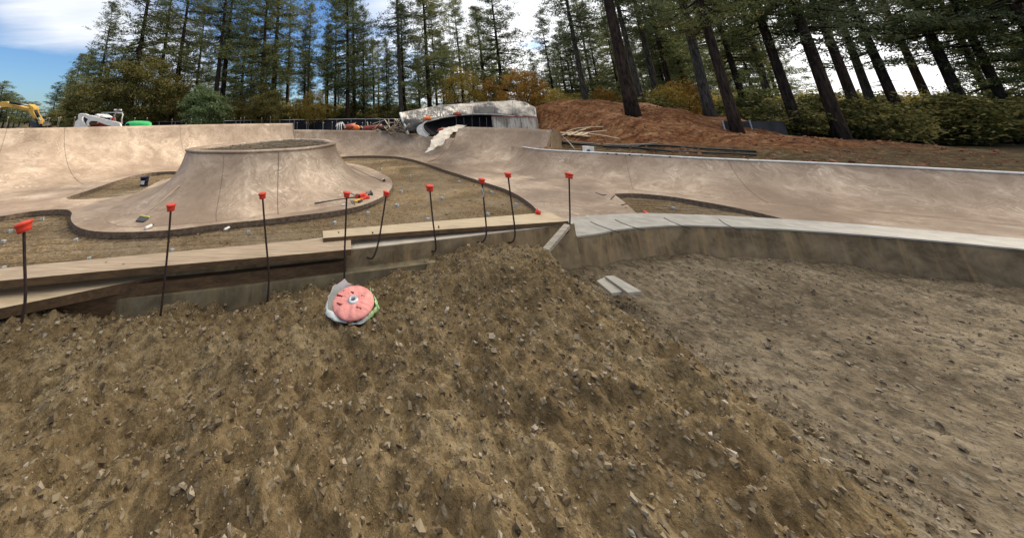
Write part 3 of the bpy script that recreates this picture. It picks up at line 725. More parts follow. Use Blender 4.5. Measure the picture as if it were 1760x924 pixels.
tag(meshgrid_rebar([(p[0], p[1]) for p in holeL], R(5), .5, .7, DZ+.08, .006).build('rebar_mesh', M_wire, None), 'dark rebar grid in the opening around the blue bucket', 'rebar mesh')
tag(meshgrid_rebar([(p[0], p[1]) for p in holeR], R(-10), .35, .5, DZ+.07, .006).build('rebar_mesh', M_wire, None), 'rusty rebar grid in the dirt opening at far right', 'rebar mesh')
tag(meshgrid_rebar([(p.x, p.y) for p in fill], R(35), .45, .45, RZ+.03, .008).build('rebar_mesh', M_wire, None), 'rebar grid over the stones on top of the island', 'rebar mesh')
# edge bar that follows the slab edge
pth = [Vector(p)+Vector((0, 0, -.10)) for p in edgeA[8:-20]]; pth = [p + Vector((.05*math.sin(i*.3), -.10, 0)) for i, p in enumerate(pth)]
tag(MB().tube(pth, .009, 5).build('edge_bar', M_rebar, None, True), 'bent rebar following the curved slab edge around the island', 'rebar')
mb = MB()
for i in range(6, 70, 3):
    p = Vector(edgeA[i]) if i < len(edgeA) else None
    if p and 0 < p.y < 9: a = p + Vector((0, 0, -.09)); mb = MB().tube([a, a+Vector((random.uniform(-.22, -.08), random.uniform(-.36, -.22), -.03))], .006, 5); tag(mb.build('edge_dowel', M_rebar, None), 'thin bar sticking out of the slab edge over the dirt', 'rebar', 'bars sticking out of the slab edge')
# spacers
proto = None
def spacer(px, py, label, s=.055):
    global proto
    h = WZ(px, py, DZ+.05)
    if proto is None:
        mb = MB().box((0, 0, 0), (s*1.25, s, s)); o = mb.build('spacer_block', M_dobie, None, bevel=.006)
        mb2 = MB().tube([(-.02, 0, s*.5), (-.03, 0, s*.95), (.01, .005, s*1.0)], .003, 5).add([], []); mb2.tube([(.02, 0, s*.5), (.035, .0, s*1.1)], .003, 5)
        mb2.build('tie_wire', M_wire, o, local=False); proto = o
        ob = o
    else:
        ob = proto.copy(); col.objects.link(ob)
        for ch in proto.children: c = ch.copy(); col.objects.link(c); c.parent = ob
    ob.location = (h.x, h.y, drop(h.x, h.y, DZ+.5) + s*.55); ob.rotation_euler = (random.uniform(-.1, .1), random.uniform(-.1, .1), random.uniform(0, 3.1))
    k = max(1.0, min(1.7, h.y/7)); ob.scale = (k, k, k)
    tag(ob, label, 'spacer block', 'small concrete spacer blocks on the dirt')
for a in [(18, 396, 'spacer block by the nearest capped rebar, on its left'), (73, 374, 'spacer block near the slab corner at upper left'), (130, 412, 'pale spacer block just below the rounded slab corner'),
          (153, 443, 'dark spacer block behind the weathered board, below the rounded corner'), (6, 459, 'white spacer block at the left end of the weathered board'), (6, 414, 'dull spacer block at the far left of the dirt'),
          (296, 428, 'spacer block right beside the rebar that leans by the squeegee'), (427, 398, 'spacer block left of the straight middle rebar'), (575, 383, 'spacer block above the left end of the pale board'),
          (632, 365, 'spacer block just below the red tools'), (682, 351, 'spacer block right of the hooked rebar at the island tip'), (689, 327, 'spacer block on the dirt close to the island tip'), (705, 301, 'spacer block behind the island tip'),
          (735, 376, 'spacer block with wire left of the rebar crossing the pale board'), (838, 366, 'spacer block right of the wire tied rebar, near the board'), (888, 350, 'spacer block near the right edge of the dirt'),
          (790, 312, 'spacer block in the far middle of the dirt'), (1157, 357, 'spacer block in the dirt opening at far right'), (760, 340, 'small spacer block in the centre of the dirt'), (846, 330, 'spacer block near the dark slab edge on the right'), (655, 290, 'far spacer block behind the island apron')]:
    spacer(*a)

# ------------------------------------------------------------ bucket, squeegee, bottles, tools
bc = WZ(247, 319.5, DZ); bc.z = drop(bc.x, bc.y, DZ+.6)
bk = thing('bucket', 'dark blue bucket with a white label in the left dirt opening', 'bucket', bc)
MB().lathe(bc, [(.135, 0), (.14, .01), (.155, .33), (.168, .332), (.168, .35), (.158, .352), (.145, .345), (.13, .04), (.001, .04)], 28).build('shell', M_blue, bk, True)
mb = MB(); n = 9
for i in range(n+1):
    a = R(-120 + 62*i/n); 
    for z, r in ((.08, .149), (.22, .157)): mb.v.append(bc + Vector((r*math.cos(a), r*math.sin(a), z)))
mb.f = [(2*i, 2*i+2, 2*i+3, 2*i+1) for i in range(n)]; mb.build('label', M_white, bk)
MB().tube([bc+Vector((.165*math.cos(a), -.03-.12*math.sin(a), .30-.1*math.sin(a))) for a in np.linspace(0, math.pi, 9)], .004, 5).build('handle', M_steel, bk)

sa = hit(246, 374); sb = hit(308, 321)
sq = thing('squeegee', 'floor squeegee with dark blade and wooden handle resting on the island side', 'squeegee', sa)
up = Vector((0, 0, .02)); dvec = (sb-sa)
if dvec.length > 2.2: sb = sa + dvec*(2.2/dvec.length)
MB().tube([sa+up*1.5, sb+up*1.5], .013, 8).build('handle', M_plank2, sq, True)
q = [hit(*k) for k in ((233, 381.5), (247.5, 382.5), (256, 375.5), (240.5, 373))]
MB().plate([v+Vector((0, 0, .012)) for v in q], (0, 0, .02)).build('head', M_dark, sq)
MB().beam(q[3]+up*1.5, q[2]+up*1.5, .035, .03).build('neck', M_grass, sq)
def bottle(a, b, r, label):
    A, B = hit(*a), hit(*b); o = thing('bottle', label, 'bottle', A)
    z = Vector((0, 0, r)); d = (B-A)
    MB().tube([A+z, A+z+d*.02, A+z+d*.68, A+z+d*.8], [r*.9, r, r, r*.45], 14).build('body', M_whitep, o, True)
    MB().tube([A+z+d*.8, A+z+d*1.0], [r*.42, r*.4], 12).build('cap', M_dark, o, True)
bottle((249, 395.5), (264, 388.5), .036, 'white plastic bottle lying on the island foot near the squeegee')
bottle((385, 398), (397, 392), .034, 'crumpled white bottle lying on the dirt below the island edge')
bottle((587, 353.5), (596, 352.5), .02, 'small white tube lying left of the red tools')
# long dark bar and pile of tools
A, B = hit(541, 350.5), hit(612, 339.5)
tag(MB().beam(A+Vector((0, 0, .02)), B+Vector((0, 0, .02)), .035, .03).build('straight_bar', M_dark, None), 'long dark metal bar lying on the island apron left of the red tools', 'bar')
def toolset(c, label, parts, cat='tool'):
    c = hit(*c); o = thing('screed_tool' if cat == 'tool' else 'reel', label, cat, c)
    for (nm, m, a, b, wd, th) in parts:
        P, Q = hit(*a), hit(*b); MB().beam(P+Vector((0, 0, th*.6)), Q+Vector((0, 0, th*.6)), wd, th).build(nm, m, o, bevel=.006)
toolset((622, 340), 'red bodied power tool lying on the island apron behind the capped rebar', [('body', M_cap, (613, 341), (627, 336.5), .12, .09), ('grip', M_cap, (620, 344), (632, 341), .07, .06), ('battery', M_cap, (627, 339), (633, 342), .11, .07), ('motor', M_black, (612, 339.5), (618, 341.5), .08, .10)])
toolset((634, 333), 'black and grey metal clamp lying behind the red tool', [('frame', M_dark, (627, 336), (631, 330), .03, .03), ('arm', M_steel, (630, 331), (640, 331), .035, .04), ('jaw', M_dark, (633, 336), (640, 333.5), .05, .05), ('handle', M_black, (637, 329.5), (640, 336), .04, .05)])
toolset((615, 348), 'yellow and brown pouch lying below the red tool', [('pouch', M_yellow, (611, 348.5), (620, 344.5), .15, .05), ('flap', M_plankd, (616, 349), (622, 346), .06, .06)])
for i, (a, b) in enumerate((((603, 345), (606, 351)), ((606, 345), (610, 353)), ((603, 332), (605, 334)), ((606, 334), (611, 337)))):
    P, Q = hit(*a), hit(*b)
    if (P-Q).length < .9: tag(MB().beam(P+Vector((0, 0, .01)), Q+Vector((0, 0, .01)), .018, .015).build('small_stake', M_dark, None), ('left', 'right', 'short upper', 'upper slanting')[i] + ' small dark pin beside the red tool and the dark bar', 'pin')
c = hit(660, 312); o = thing('line_reel', 'small black and white string reel near the island tip', 'reel', c)
MB().lathe(c+Vector((0, 0, .05)), [(.001, -.05), (.06, -.05), (.06, -.03), (.035, -.03), (.035, .03), (.06, .03), (.06, .05), (.001, .05)], 18, Matrix.Rotation(R(80), 3, 'Y')).build('spool', M_black, o, True)
MB().lathe(c+Vector((-.02, .10, .04)), [(.001, -.03), (.05, -.03), (.05, .03), (.001, .03)], 16, Matrix.Rotation(R(60), 3, 'X')).build('line', M_white, o, True)
P = [hit(*k) for k in ((604, 288), (618, 294), (632, 301), (645, 306.5), (656, 311))]
tag(MB().tube([p+Vector((0, 0, .012)) for p in P if p], .009, 5).build('string_line', M_black, None), 'dark string stretched over the island apron to the black reel', 'string')
for i, (a, b) in enumerate((((1024, 331.5), (1038, 336.5)), ((1038, 335.5), (1042, 335)), ((1050, 343), (1056, 336.5)), ((1068, 353), (1077, 351)), ((1075, 357.5), (1094, 363)))):
    P, Q = hit(*a), hit(*b)
    if P and Q and (P-Q).length < 1.5: tag(MB().beam(P+Vector((0, 0, .012)), Q+Vector((0, 0, .012)), .02, .015).build('stick', M_dark, None), ['long dark stick lying on the grey floor farthest from the ledge', 'tiny stick touching the long dark stick', 'reddish stick beside the tip of the right dirt opening', 'short stick lying nearest the middle of the slanting dirt edge', 'dark stick beside the slanting dirt edge near the red cap'][i], 'stick')
# grey stick leaning on the wall corner, white boards lower right
a, b = WD(938, 431, 2.78), WD(975, 388, 3.14)
tag(MB().beam(a, b, .045, .03).build('leaning_stake', M_grey, None, bevel=.004), 'grey weathered stake leaning against the wall corner below the last rebar', 'stake')
def lay(name, label, px, m, th, zoff=.0):
    q = [WZ(k[0], k[1], -1.185+zoff) for k in px]; z = -1.185
    return tag(MB().plate([Vector((v.x, v.y, z+zoff)) for v in q], (0, 0, th)).build(name, m, None, bevel=.003), label, 'board')
lay('scrap_board', 'whitish scrap board at the lower right, the left of two', ((1026, 487), (1040, 481), (1072, 506), (1052, 509)), M_slab, .02, .03)
lay('scrap_board', 'whitish scrap board at the lower right, the right of two', ((1040, 479), (1056, 478), (1104, 506), (1080, 508)), M_slab, .02, .05)

# pink grinding disc in a torn bag
gc = WZ(604, 531, -1.0); gc.z = drop(gc.x, gc.y, 0) + .012
o = thing('torn_bag', 'torn white and green paper bag on the soil at the bottom of the photo', 'bag', gc)
mb = MB(); n = 40
for j, (rr, zz2) in enumerate(((.105, -.02), (.13, .025), (.142, .07), (.128, .105))):
    for i in range(n):
        a = 2*math.pi*i/n; k = 1 + .06*math.sin(5*a+j) + .03*math.sin(13*a+2*j) + random.uniform(-.035, .035); zt = zz2 + (random.uniform(-.018, .022) if j == 3 else 0)
        mb.v.append(gc + Vector((rr*k*math.cos(a)*1.0, rr*k*math.sin(a)*.8+.0, zt*(.55+.45*math.sin(a)))))
for j in range(3):
    for i in range(n): mb.f.append((j*n+i, j*n+(i+1) % n, (j+1)*n+(i+1) % n, (j+1)*n+i))
m, t, b_, oc = mat('bag_paper', .6, .3)
ss = t.n.new('ShaderNodeSeparateXYZ'); t.l.new(oc, ss.inputs[0])
gm = t.math('MULTIPLY', t.ramp(t.math('ADD', ss.outputs[0], t.math('MULTIPLY', t.noise(oc, 30, 3), .05)), [(.10, 0.0), (.12, 1.0)]), 1.0)
gcx = t.ramp(t.noise(oc, 60, 4), [(.42, (.10, .32, .12)), (.55, (.45, .60, .30)), (.7, (.75, .72, .25))])
t.l.new(t.mix(gm, (.72, .74, .68), gcx), b_.inputs['Base Color'])
mb.build('paper', m, o, True)
tiltM = Matrix.Rotation(R(14), 3, 'X') @ Matrix.Rotation(R(-7), 3, 'Y')
dc = gc + Vector((.01, -.02, .06))
disc = thing('pink_disc', 'pink slotted plastic disc with a steel hub lying in the torn bag', 'disc', dc)
mb = MB(); n = 72; rr = [.022, .03, .05, .075, .10, .112, .114, .108]; hz = [.014, .012, .015, .014, .010, .003, -.004, -.012]
for r_, h_ in zip(rr, hz):
    for i in range(n):
        a = 2*math.pi*i/n; h2 = h_
        if .04 < r_ < .112: h2 += .0035*math.sin((r_*math.cos(a)+r_*math.sin(a)*1.7)*130)
        mb.v.append(dc + tiltM @ Vector((r_*math.cos(a), r_*math.sin(a), h2)))
for j in range(len(rr)-1):
    for i in range(n): mb.f.append((j*n+i, j*n+(i+1) % n, (j+1)*n+(i+1) % n, (j+1)*n+i))
mb.build('body', M_pink, disc, True)
M_slot = simple('slot_shade_red', (.16, .02, .02), .9, .2)  # dark red strips paint the shade inside the slots
for (sx_, sy_, sl_) in ((-.048, .066, .016), (-.004, .050, .020), (-.074, .040, .036), (.055, .014, .018), (-.072, -.02, .036), (.03, -.06, .03)):
    rr_ = math.hypot(sx_, sy_); hh_ = .0125 - max(0, rr_-.075)*.2
    p1_ = dc + tiltM @ Vector((sx_-sl_*.43, sy_+sl_*.25, hh_)); p2_ = dc + tiltM @ Vector((sx_+sl_*.43, sy_-sl_*.25, hh_))
    MB().beam(p1_, p2_, .007, .008, tiltM @ Vector((0, 0, 1))).build('slot_shade', M_slot, disc)
MB().lathe(dc, [(.012, .008), (.012, .018), (.018, .021), (.026, .018), (.030, .012), (.030, .005)], 28, tiltM).build('hub', M_steel, disc, True)
MB().lathe(dc+tiltM @ Vector((0, 0, .006)), [(.001, 0), (.013, 0), (.013, .003), (.001, .003)], 20, tiltM).build('bore', M_dark, disc)

# crumpled cloth / plastic over the step of the bank
def sheet(name, rows, m, sub=6, thick=.02, parent=None, crumple=0.0, seed=1):
    G = [[np.array(WD(*c)) for c in r_] for r_ in rows]
    G = [cr(r_, sub) for r_ in G]; nC = len(G[0])
    cols = [cr([r_[i] for r_ in G], sub) for i in range(nC)]; nR = len(cols[0])
    rs = random.Random(seed); V = []
    for j in range(nR):
        for i in range(nC):
            p = Vector(cols[i][j])
            if crumple:
                q = p*3.1; p = p + Vector((mnoise.noise(q), mnoise.noise(q+Vector((7, 3, 1))), mnoise.noise(q*1.7+Vector((2, 9, 4)))*.8))*crumple
            V.append(p)
    Fc = [(j*nC+i, j*nC+i+1, (j+1)*nC+i+1, (j+1)*nC+i) for j in range(nR-1) for i in range(nC-1)]
    o = link(name, V, Fc, m, None, True)
    if thick:
        md = o.modifiers.new('thickness', 'SOLIDIFY'); md.thickness = thick
    if parent:
        o.parent = parent; o.data.transform(Matrix.Translation(-parent.location))
    return o
m, t, b_, oc = mat('dusty_plastic_cloth', .55, .4)
t.l.new(t.ramp(t.noise(oc, 2.2, 6, .7), [(.3, (.30, .25, .19)), (.5, (.50, .44, .36)), (.7, (.66, .62, .55))]), b_.inputs['Base Color']); bump(t, b_, t.noise(oc, 5, 4, .6, 1.5), .5, .05)
M_cloth = m
sh = [((764, 222, 21.5), (784, 215.5, 21.5), (803, 217, 21.0)), ((753, 230, 20.6), (770, 225, 20.6), (790, 221.5, 20.8)), ((742, 241, 19.4), (760, 237, 19.4), (776, 231, 19.7)), ((738, 251, 18.7), (753, 248, 18.7), (766, 240, 18.9)), ((732, 263, 18.0), (742, 259, 17.9), (761, 247, 18.3))]
def snap(c, lift=.09):
    h = hit(c[0], c[1]); return (c[0], c[1], min(c[2], h.y-lift) if h and h.y < 40 else c[2])
sh = [[snap(c) for c in r_] for r_ in sh]
tag(sheet('draped_cloth', sh, M_cloth, 6, .015, None, .13), 'crumpled dusty white cloth draped down the curved wall beside the high bank', 'cloth')

# ------------------------------------------------------------ plastic covered form behind the bank
def plastic(name, base, dark, sc=1.0):
    m, t, b_, oc = mat(name, .38, .5)
    mp = t.new('ShaderNodeMapping'); t.l.new(oc, mp.inputs[0]); mp.inputs['Scale'].default_value = (2.6, 1, .8)
    n = t.noise(mp.outputs[0], 1.6, 5, .6, 1.5); n2 = t.noise(oc, .55, 3, .6)
    c = t.ramp(n, [(.3, tuple(k*.6 for k in base)), (.5, base), (.7, tuple(min(1, k*1.25) for k in base))])
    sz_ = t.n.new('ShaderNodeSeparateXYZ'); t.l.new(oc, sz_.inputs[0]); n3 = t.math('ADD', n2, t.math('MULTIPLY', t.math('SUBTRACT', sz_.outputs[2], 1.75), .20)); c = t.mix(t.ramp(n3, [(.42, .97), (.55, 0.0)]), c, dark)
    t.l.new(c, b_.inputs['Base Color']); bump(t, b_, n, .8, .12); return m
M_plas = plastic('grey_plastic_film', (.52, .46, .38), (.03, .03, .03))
tc_o = thing('covered_form', 'curved form covered in dirty white plastic film behind the high bank', 'covered form', WD(800, 230, 25))
rows = [((688, 194.5, 25.5), (720, 188.5, 26), (755, 182.5, 26.5), (790, 179.5, 26.8), (825, 176.5, 26.8), (860, 175, 26), (882, 173, 25.5), (902, 176.5, 24.8), (918.5, 185.5, 24.2)),
        ((690, 204, 25.0), (722, 199, 25.4), (757, 193, 25.9), (790, 189, 26.2), (825, 185, 26.2), (860, 184, 25.4), (883, 183, 24.8), (902, 188, 24.2), (919, 193, 23.8)),
        ((695, 218, 24.8), (724, 211, 25.0), (758, 203, 25.5), (790, 198, 25.8), (825, 197, 25.8), (860, 197, 24.8), (884, 199, 24.3), (903, 200, 23.8), (919, 200, 23.5)),
        ((698, 226, 24.7), (724, 222, 24.9), (758, 212, 25.5), (790, 206, 25.8), (825, 203, 25.8), (860, 201, 24.9), (884, 202, 24.3), (903, 202.5, 23.8), (919, 203, 23.5))]
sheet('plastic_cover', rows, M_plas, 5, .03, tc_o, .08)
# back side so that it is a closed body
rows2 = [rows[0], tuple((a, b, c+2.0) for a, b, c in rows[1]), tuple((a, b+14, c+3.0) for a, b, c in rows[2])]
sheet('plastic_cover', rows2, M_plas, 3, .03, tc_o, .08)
for (px, y0, y1) in ((757, 183, 203), (812, 178, 200), (850, 175.5, 199), (881, 173, 200)):
    dd_ = 25.2 if px < 860 else 24.3
    MB().tube([WD(px, y0, dd_+.4), WD(px+.5, (y0+y1)/2, dd_), WD(px, y1, dd_-.1)], .02, 6).build('rib', M_plas, tc_o, True)
MB().tube([WD(688, 194, 25.3), WD(691, 205, 25), WD(699, 223, 24.8), WD(702, 231, 24.6)], .09, 8).build('post', M_white, tc_o, True)
MB().tube([WD(x, y, d) for x, y, d in ((688, 194, 25.5), (720, 188.3, 26), (755, 182.2, 26.5), (790, 179.2, 26.8), (825, 176.2, 26.8), (860, 174.6, 26), (882, 172.7, 25.5), (902, 176.2, 24.8), (919, 185, 24.2))], .035, 6).build('ridge', M_cloth, tc_o, True)
MB().tube([WD(919, 186, 24.2), WD(920.5, 203, 23.5)], .07, 6).build('post', M_white, tc_o)
# dark curved bowl shell under it
M_shell = simple('dark_matt_shell', (.010, .010, .012), .95, .5, 2, 0, .1)  # near-black matt colour over the whole shell
dk = thing('dark_bowl_form', 'dark curved shell with a pale lip under the plastic cover', 'bowl form', WD(780, 225, 24))
lip = [(738, 233, 22.6), (729, 224, 22.8), (727, 214, 23.2), (736, 208, 23.8), (755, 203.5, 24.4), (780, 199.5, 24.9), (806, 197, 25.2), (832, 196.6, 25.1), (860, 198, 24.6), (885, 200.5, 24.0)]
mid = [(748, 234, 23.0), (739, 226, 23.6), (738, 217, 24.2), (746, 211, 24.8), (764, 208, 25.2), (788, 206, 25.6), (812, 204, 25.8), (836, 204, 25.6), (862, 205, 25.1), (885, 206, 24.5)]
low = [(760, 236, 23.2), (757, 234, 23.7), (757, 230, 24.3), (762, 227, 24.8), (775, 226, 25.1), (795, 226, 25.4), (815, 226, 25.6), (838, 226, 25.4), (862, 226, 24.9), (885, 226, 24.3)]
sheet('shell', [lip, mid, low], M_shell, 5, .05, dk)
MB().tube([tuple(p) for p in cr([WD(*c) for c in lip], 5)], .055, 8).build('lip', simple('lip_grey', (.22, .225, .22), .5, .3, 6), dk, True)
sheet('outer_skin', [[(a-1, b+.5, d-.1) for a, b, d in lip[:5]], [(733, 236, 22.4), (720, 232, 22.6), (716, 222, 23.0), (722, 214, 23.4), (740, 208, 24.0)]], simple('skin_grey', (.30, .30, .29), .6, .3, 5), 5, .04, dk)
for px in (784, 797, 811, 824, 836):
    MB().tube([WD(px, 202, 24.6), WD(px+1, 224, 24.4)], .02, 5).build('stay', M_dark, dk)
# corrugated panel on the right
pn = thing('corrugated_panel', 'rust streaked corrugated metal panel at the right end of the covered form', 'panel', WD(884, 215, 22.5))
m, t, b_, oc = mat('rusty_sheet', .65, .2)
mp = t.new('ShaderNodeMapping'); t.l.new(oc, mp.inputs[0]); mp.inputs['Scale'].default_value = (3, 3, .7)
sn_ = t.noise(mp.outputs[0], 1.5, 6, .7); ss = t.n.new('ShaderNodeSeparateXYZ'); t.l.new(oc, ss.inputs[0])
c = t.mix(t.ramp(sn_, [(.48, 0.0), (.66, .8)]), (.72, .64, .52), (.34, .17, .08))
c = t.mix(t.ramp(t.noise(oc, .6, 3), [(.45, .7), (.55, 0.0)]), c, (.24, .20, .14))
t.l.new(c, b_.inputs['Base Color'])
a, b = WD(845, 200.5, 23.2), WD(921, 202, 20.6); mb = MB(); n = 96; zt, zb = .02, -1.7
for i in range(n+1):
    p = a.lerp(b, i/n); q = Vector((b.y-a.y, -(b.x-a.x), 0)).normalized()*(.035*math.sin(i*1.05)); zt = a.z + (b.z-a.z)*i/n
    mb.v += [Vector((p.x, p.y, zt))+q, Vector((p.x, p.y, zb))+q]
for i in range(n): mb.f.append((2*i, 2*i+2, 2*i+3, 2*i+1))
o_ = mb.build('sheet_metal', m, pn); md = o_.modifiers.new('thickness', 'SOLIDIFY'); md.thickness = .01
MB().beam(a+Vector((0, -.06, .02)), b+Vector((0, -.06, .02)), .05, .05).build('top_rail', M_redtarp, pn)
for k in (.0, .33, .66, 1.0): p = a.lerp(b, k)+Vector((0, -.08, 0)); MB().beam(p, Vector((p.x, p.y, zb)), .05, .05).build('post', M_grey, pn)
def lump(name, label, c, size, m, cat, seed=0):
    rs = random.Random(seed); bm = bmesh.new(); bmesh.ops.create_icosphere(bm, subdivisions=3, radius=1)
    for v in bm.verts:
        k = 1 + .35*mnoise.noise(v.co*2.3+Vector((seed, 0, 0))) + .15*mnoise.noise(v.co*6+Vector((0, seed, 0)))
        v.co = Vector((v.co.x*size[0], v.co.y*size[1], v.co.z*size[2]))*k
    me = bpy.data.meshes.new(name); bm.to_mesh(me); bm.free(); me.materials.append(m)
    me.polygons.foreach_set('use_smooth', [True]*len(me.polygons))
    o = bpy.data.objects.new(name, me); col.objects.link(o); o.location = c; return tag(o, label, cat)
lump('orange_bag', 'orange cloth bundle on the lip of the dark curved shell', WD(735, 203.5, 23.9), (.30, .15, .13), M_orange, 'bundle', 2)
lump('red_bag', 'dull red bundle hanging at the top of the dark shell', WD(786, 196, 25.0), (.30, .15, .15), M_redtarp, 'bundle', 5)
lump('red_bag', 'red and black bundle lying behind the draped cloth', WD(763, 224, 22.2), (.42, .2, .16), M_redtarp, 'bundle', 9)
# concrete pier of the bank end
pe = thing('bank_end_wall', 'brown stained concrete end wall closing the high bank', 'wall', WD(955, 250, 16))
a = WD(948.5, 223.8, 17.72)
mb = MB(); mb.v = [a, WD(963, 226.5, 18.3), WD(967, 262, 18.0), WD(939, 258.0, 16.9), a+Vector((-.2, 1.2, 0)), WD(960, 226, 19.6), WD(960, 262, 19.6), WD(930, 262, 19.4)]
mb.f = [(0, 1, 2, 3), (4, 5, 6, 7), (0, 1, 5, 4), (1, 2, 6, 5), (0, 3, 7, 4)]; mb.build('end_face', grime('end_face_concrete', (.27, .19, .115), (.14, .09, .05), (.30, .20, .10), 3), pe)

# ------------------------------------------------------------ lumber, debris
def gz(x, y): return float(Hout(np.array([x]), np.array([y]))[0])
def plank_px(a, b, wd, th, m, label, cat='plank', grp=None, name='scrap_plank'):
    A, B = WD(*a), WD(*b); c = (A+B)/2; o = MB().beam(A-c, B-c, wd, th).build(name, m, None, bevel=.004); o.location = c
    return tag(o, label, cat, grp)
deb = [((631, 209, 27.6), (634, 224, 27.3), .10), ((661, 205.5, 27), (672, 222, 26.6), .09), ((672, 232, 25.6), (684, 212, 26.2), .10), ((668, 205, 27.5), (669, 218, 27), .08), ((678, 204, 27), (700, 231, 25.2), .10), ((682, 204.5, 26.6), (702, 230, 25), .09),
       ((640, 213, 27), (660, 207, 27.2), .10), ((650, 224, 26.6), (668, 216, 26.6), .09), ((656, 219, 26.4), (690, 222, 25.8), .12), ((664, 212, 27), (694, 209, 26.6), .16), ((671, 226, 25.8), (697, 219, 25.8), .10), ((644, 220, 26.8), (653, 212, 27), .12),
       ((676, 229, 25.4), (692, 229, 25.2), .14), ((620, 217, 27.6), (628, 223, 27.2), .09), ((687, 206, 26), (676, 222, 25.6), .09), ((660, 228, 26), (680, 213, 26.2), .08), ((605, 222, 27.6), (622, 219, 27.4), .12), ((640, 222, 27), (656, 224, 26.5), .10)]
dl = ['thin upright', 'steep left slanting', 'rising pale', 'thin vertical', 'long steep pale', 'second long steep', 'low sloping', 'short dark', 'flat wide', 'broad upper', 'lower slanting', 'small tilted', 'bottom flat', 'little leaning', 'crossing steep', 'thin crossing', 'flat far left', 'short flat']
for i, (a, b, wdt) in enumerate(deb):
    plank_px(a, b, wdt*.8, .05, (M_plank, M_plank2, M_grey, M_plank)[i % 4], dl[i] + ' scrap plank in the lumber heap left of the plastic covered form', 'plank', 'scrap planks in the lumber heap')
rng = random.Random(11); offc = []
for i in range(46):
    px = rng.gauss(672, 15); py = 224-abs(rng.gauss(0, 1))*8*math.exp(-((px-675)/22)**2) + rng.uniform(-1, 6)*(1 if px > 660 else .1)
    d_ = 26.3 - (px-650)*.03 + rng.uniform(-.4, .4); A = WD(px, py, d_); L = rng.uniform(.25, .8); an = rng.uniform(-1.2, 1.2); B = A + Vector((math.cos(an)*L, rng.uniform(-.3, .3), math.sin(an)*L*.6))
    o = MB().beam(A-A, B-A, rng.uniform(.04, .12), rng.uniform(.02, .06)).build('wood_offcut', (M_plank, M_grey, M_plank2, M_plankd, M_plank)[i % 5], None); o.location = A
    offc.append((px, o))
ORD = 'first second third fourth fifth sixth seventh eighth ninth tenth eleventh twelfth thirteenth fourteenth fifteenth sixteenth seventeenth eighteenth nineteenth'.split()
TENS = ['', '', 'twenty', 'thirty', 'forty', 'fifty', 'sixty', 'seventy', 'eighty', 'ninety']
def ordw(n):
    if n <= 19: return ORD[n-1]
    return TENS[n//10] + ' ' + ORD[n % 10-1] if n % 10 else TENS[n//10][:-1] + 'ieth'
for i, (px, o) in enumerate(sorted(offc, key=lambda k: k[0])): tag(o, 'small broken wood offcut in the lumber heap, %s from its left end' % ordw(i+1), 'offcut', 'small wood offcuts in the lumber heap')
for i, o in enumerate([o for o in bpy.data.objects if o.name.startswith('edge_dowel')]): o['label'] = 'thin bar sticking out of the slab edge over the dirt, %s from the left' % ordw(i+1)
def roll(a, b, r, m, label):
    A, B = WD(*a), WD(*b); o = MB().tube([A, A.lerp(B, .5)+Vector((0, 0, -.02)), B], r, 14).build('cardboard_tube', m, None, True); tag(o, label, 'tube')
roll((592, 219, 27.5), (610, 216, 27.8), .22, M_redtarp, 'thick red brown tube left of the lumber heap')
roll((624, 221, 27.2), (657, 217.5, 27.2), .20, simple('deep_red_tube', (.20, .04, .03), .7, .5, 2), 'long deep red tube beside the lumber heap')
lump('orange_bag', 'bright orange bag in front of the thick red tube', WD(613, 220, 27.2), (.25, .15, .22), M_orange, 'bag', 3)
lump('dark_bag', 'dark box shaped bag at the left of the lumber heap', WD(660, 221, 26), (.32, .2, .18), M_black, 'bag', 13)
# white frame (folding saw stand)
fr = thing('saw_stand', 'white bent metal stand behind the low wall near the red tube', 'stand', WD(584, 222, 27.2))
for P in (((577, 218, 27), (579, 213, 27), (585, 210.5, 27), (590, 212, 27), (593.5, 219, 27)), ((579, 224, 27), (580, 213, 27.2)), ((583, 224, 27), (583, 211, 27.3)), ((587, 224, 27), (586, 211, 27.3)), ((593, 220, 27), (588, 210, 27.2))):
    MB().tube([WD(*p) for p in P], .04, 6).build('leg', M_white, fr, True)

# plank pile on the hill foot
def on_hill(px, py, lift=.03):
    h = hit(px, py); return h + Vector((0, 0, lift)) if h and h.y < 60 else WD(px, py, 17)
pp = [((961, 231), (1012, 237.5), .30, 'bottom row'), ((967, 236), (985, 230), .22, 'first short slat'), ((978, 237), (992, 231), .22, 'second short slat'), ((990, 238), (1003, 232.5), .22, 'third short slat'), ((1000, 239), (1012, 234), .22, 'fourth short slat')]
for i, (a, b, wd_, nm) in enumerate(pp):
    A, B = on_hill(*a, .10+.02*i), on_hill(*b, .10+.02*i)
    tag(MB().beam(A, B, wd_*.8, .04).build('short_plank', M_plank2, None, bevel=.004), nm + ' plank in the pale pile at the foot of the red hill', 'plank', 'planks at the foot of the red hill')
for i, (P, nm) in enumerate(((((974, 231), (990, 225.5), (1010, 223.3), (1038, 222.3)), 'long bent top lath'), (((988, 232), (1003, 226.5), (1018, 223)), 'lath crossing under the top lath'), (((962, 231.5), (1000, 233), (1044, 229)), 'pale lath pointing right'), (((1010, 234), (1035, 237.5), (1066, 243.5)), 'long thin lath running down to the right'), (((996, 229), (1008, 226.5)), 'short crossing lath'))):
    V_ = [on_hill(*p, .14) for p in P]; V_ = [tuple(p) for p in cr(V_, 4)] if len(V_) > 2 else V_
    tag(MB().tube(V_, .035, 4).build('long_lath', M_plank2, None), nm + ' in the pile at the hill foot', 'lath', 'laths at the foot of the red hill')
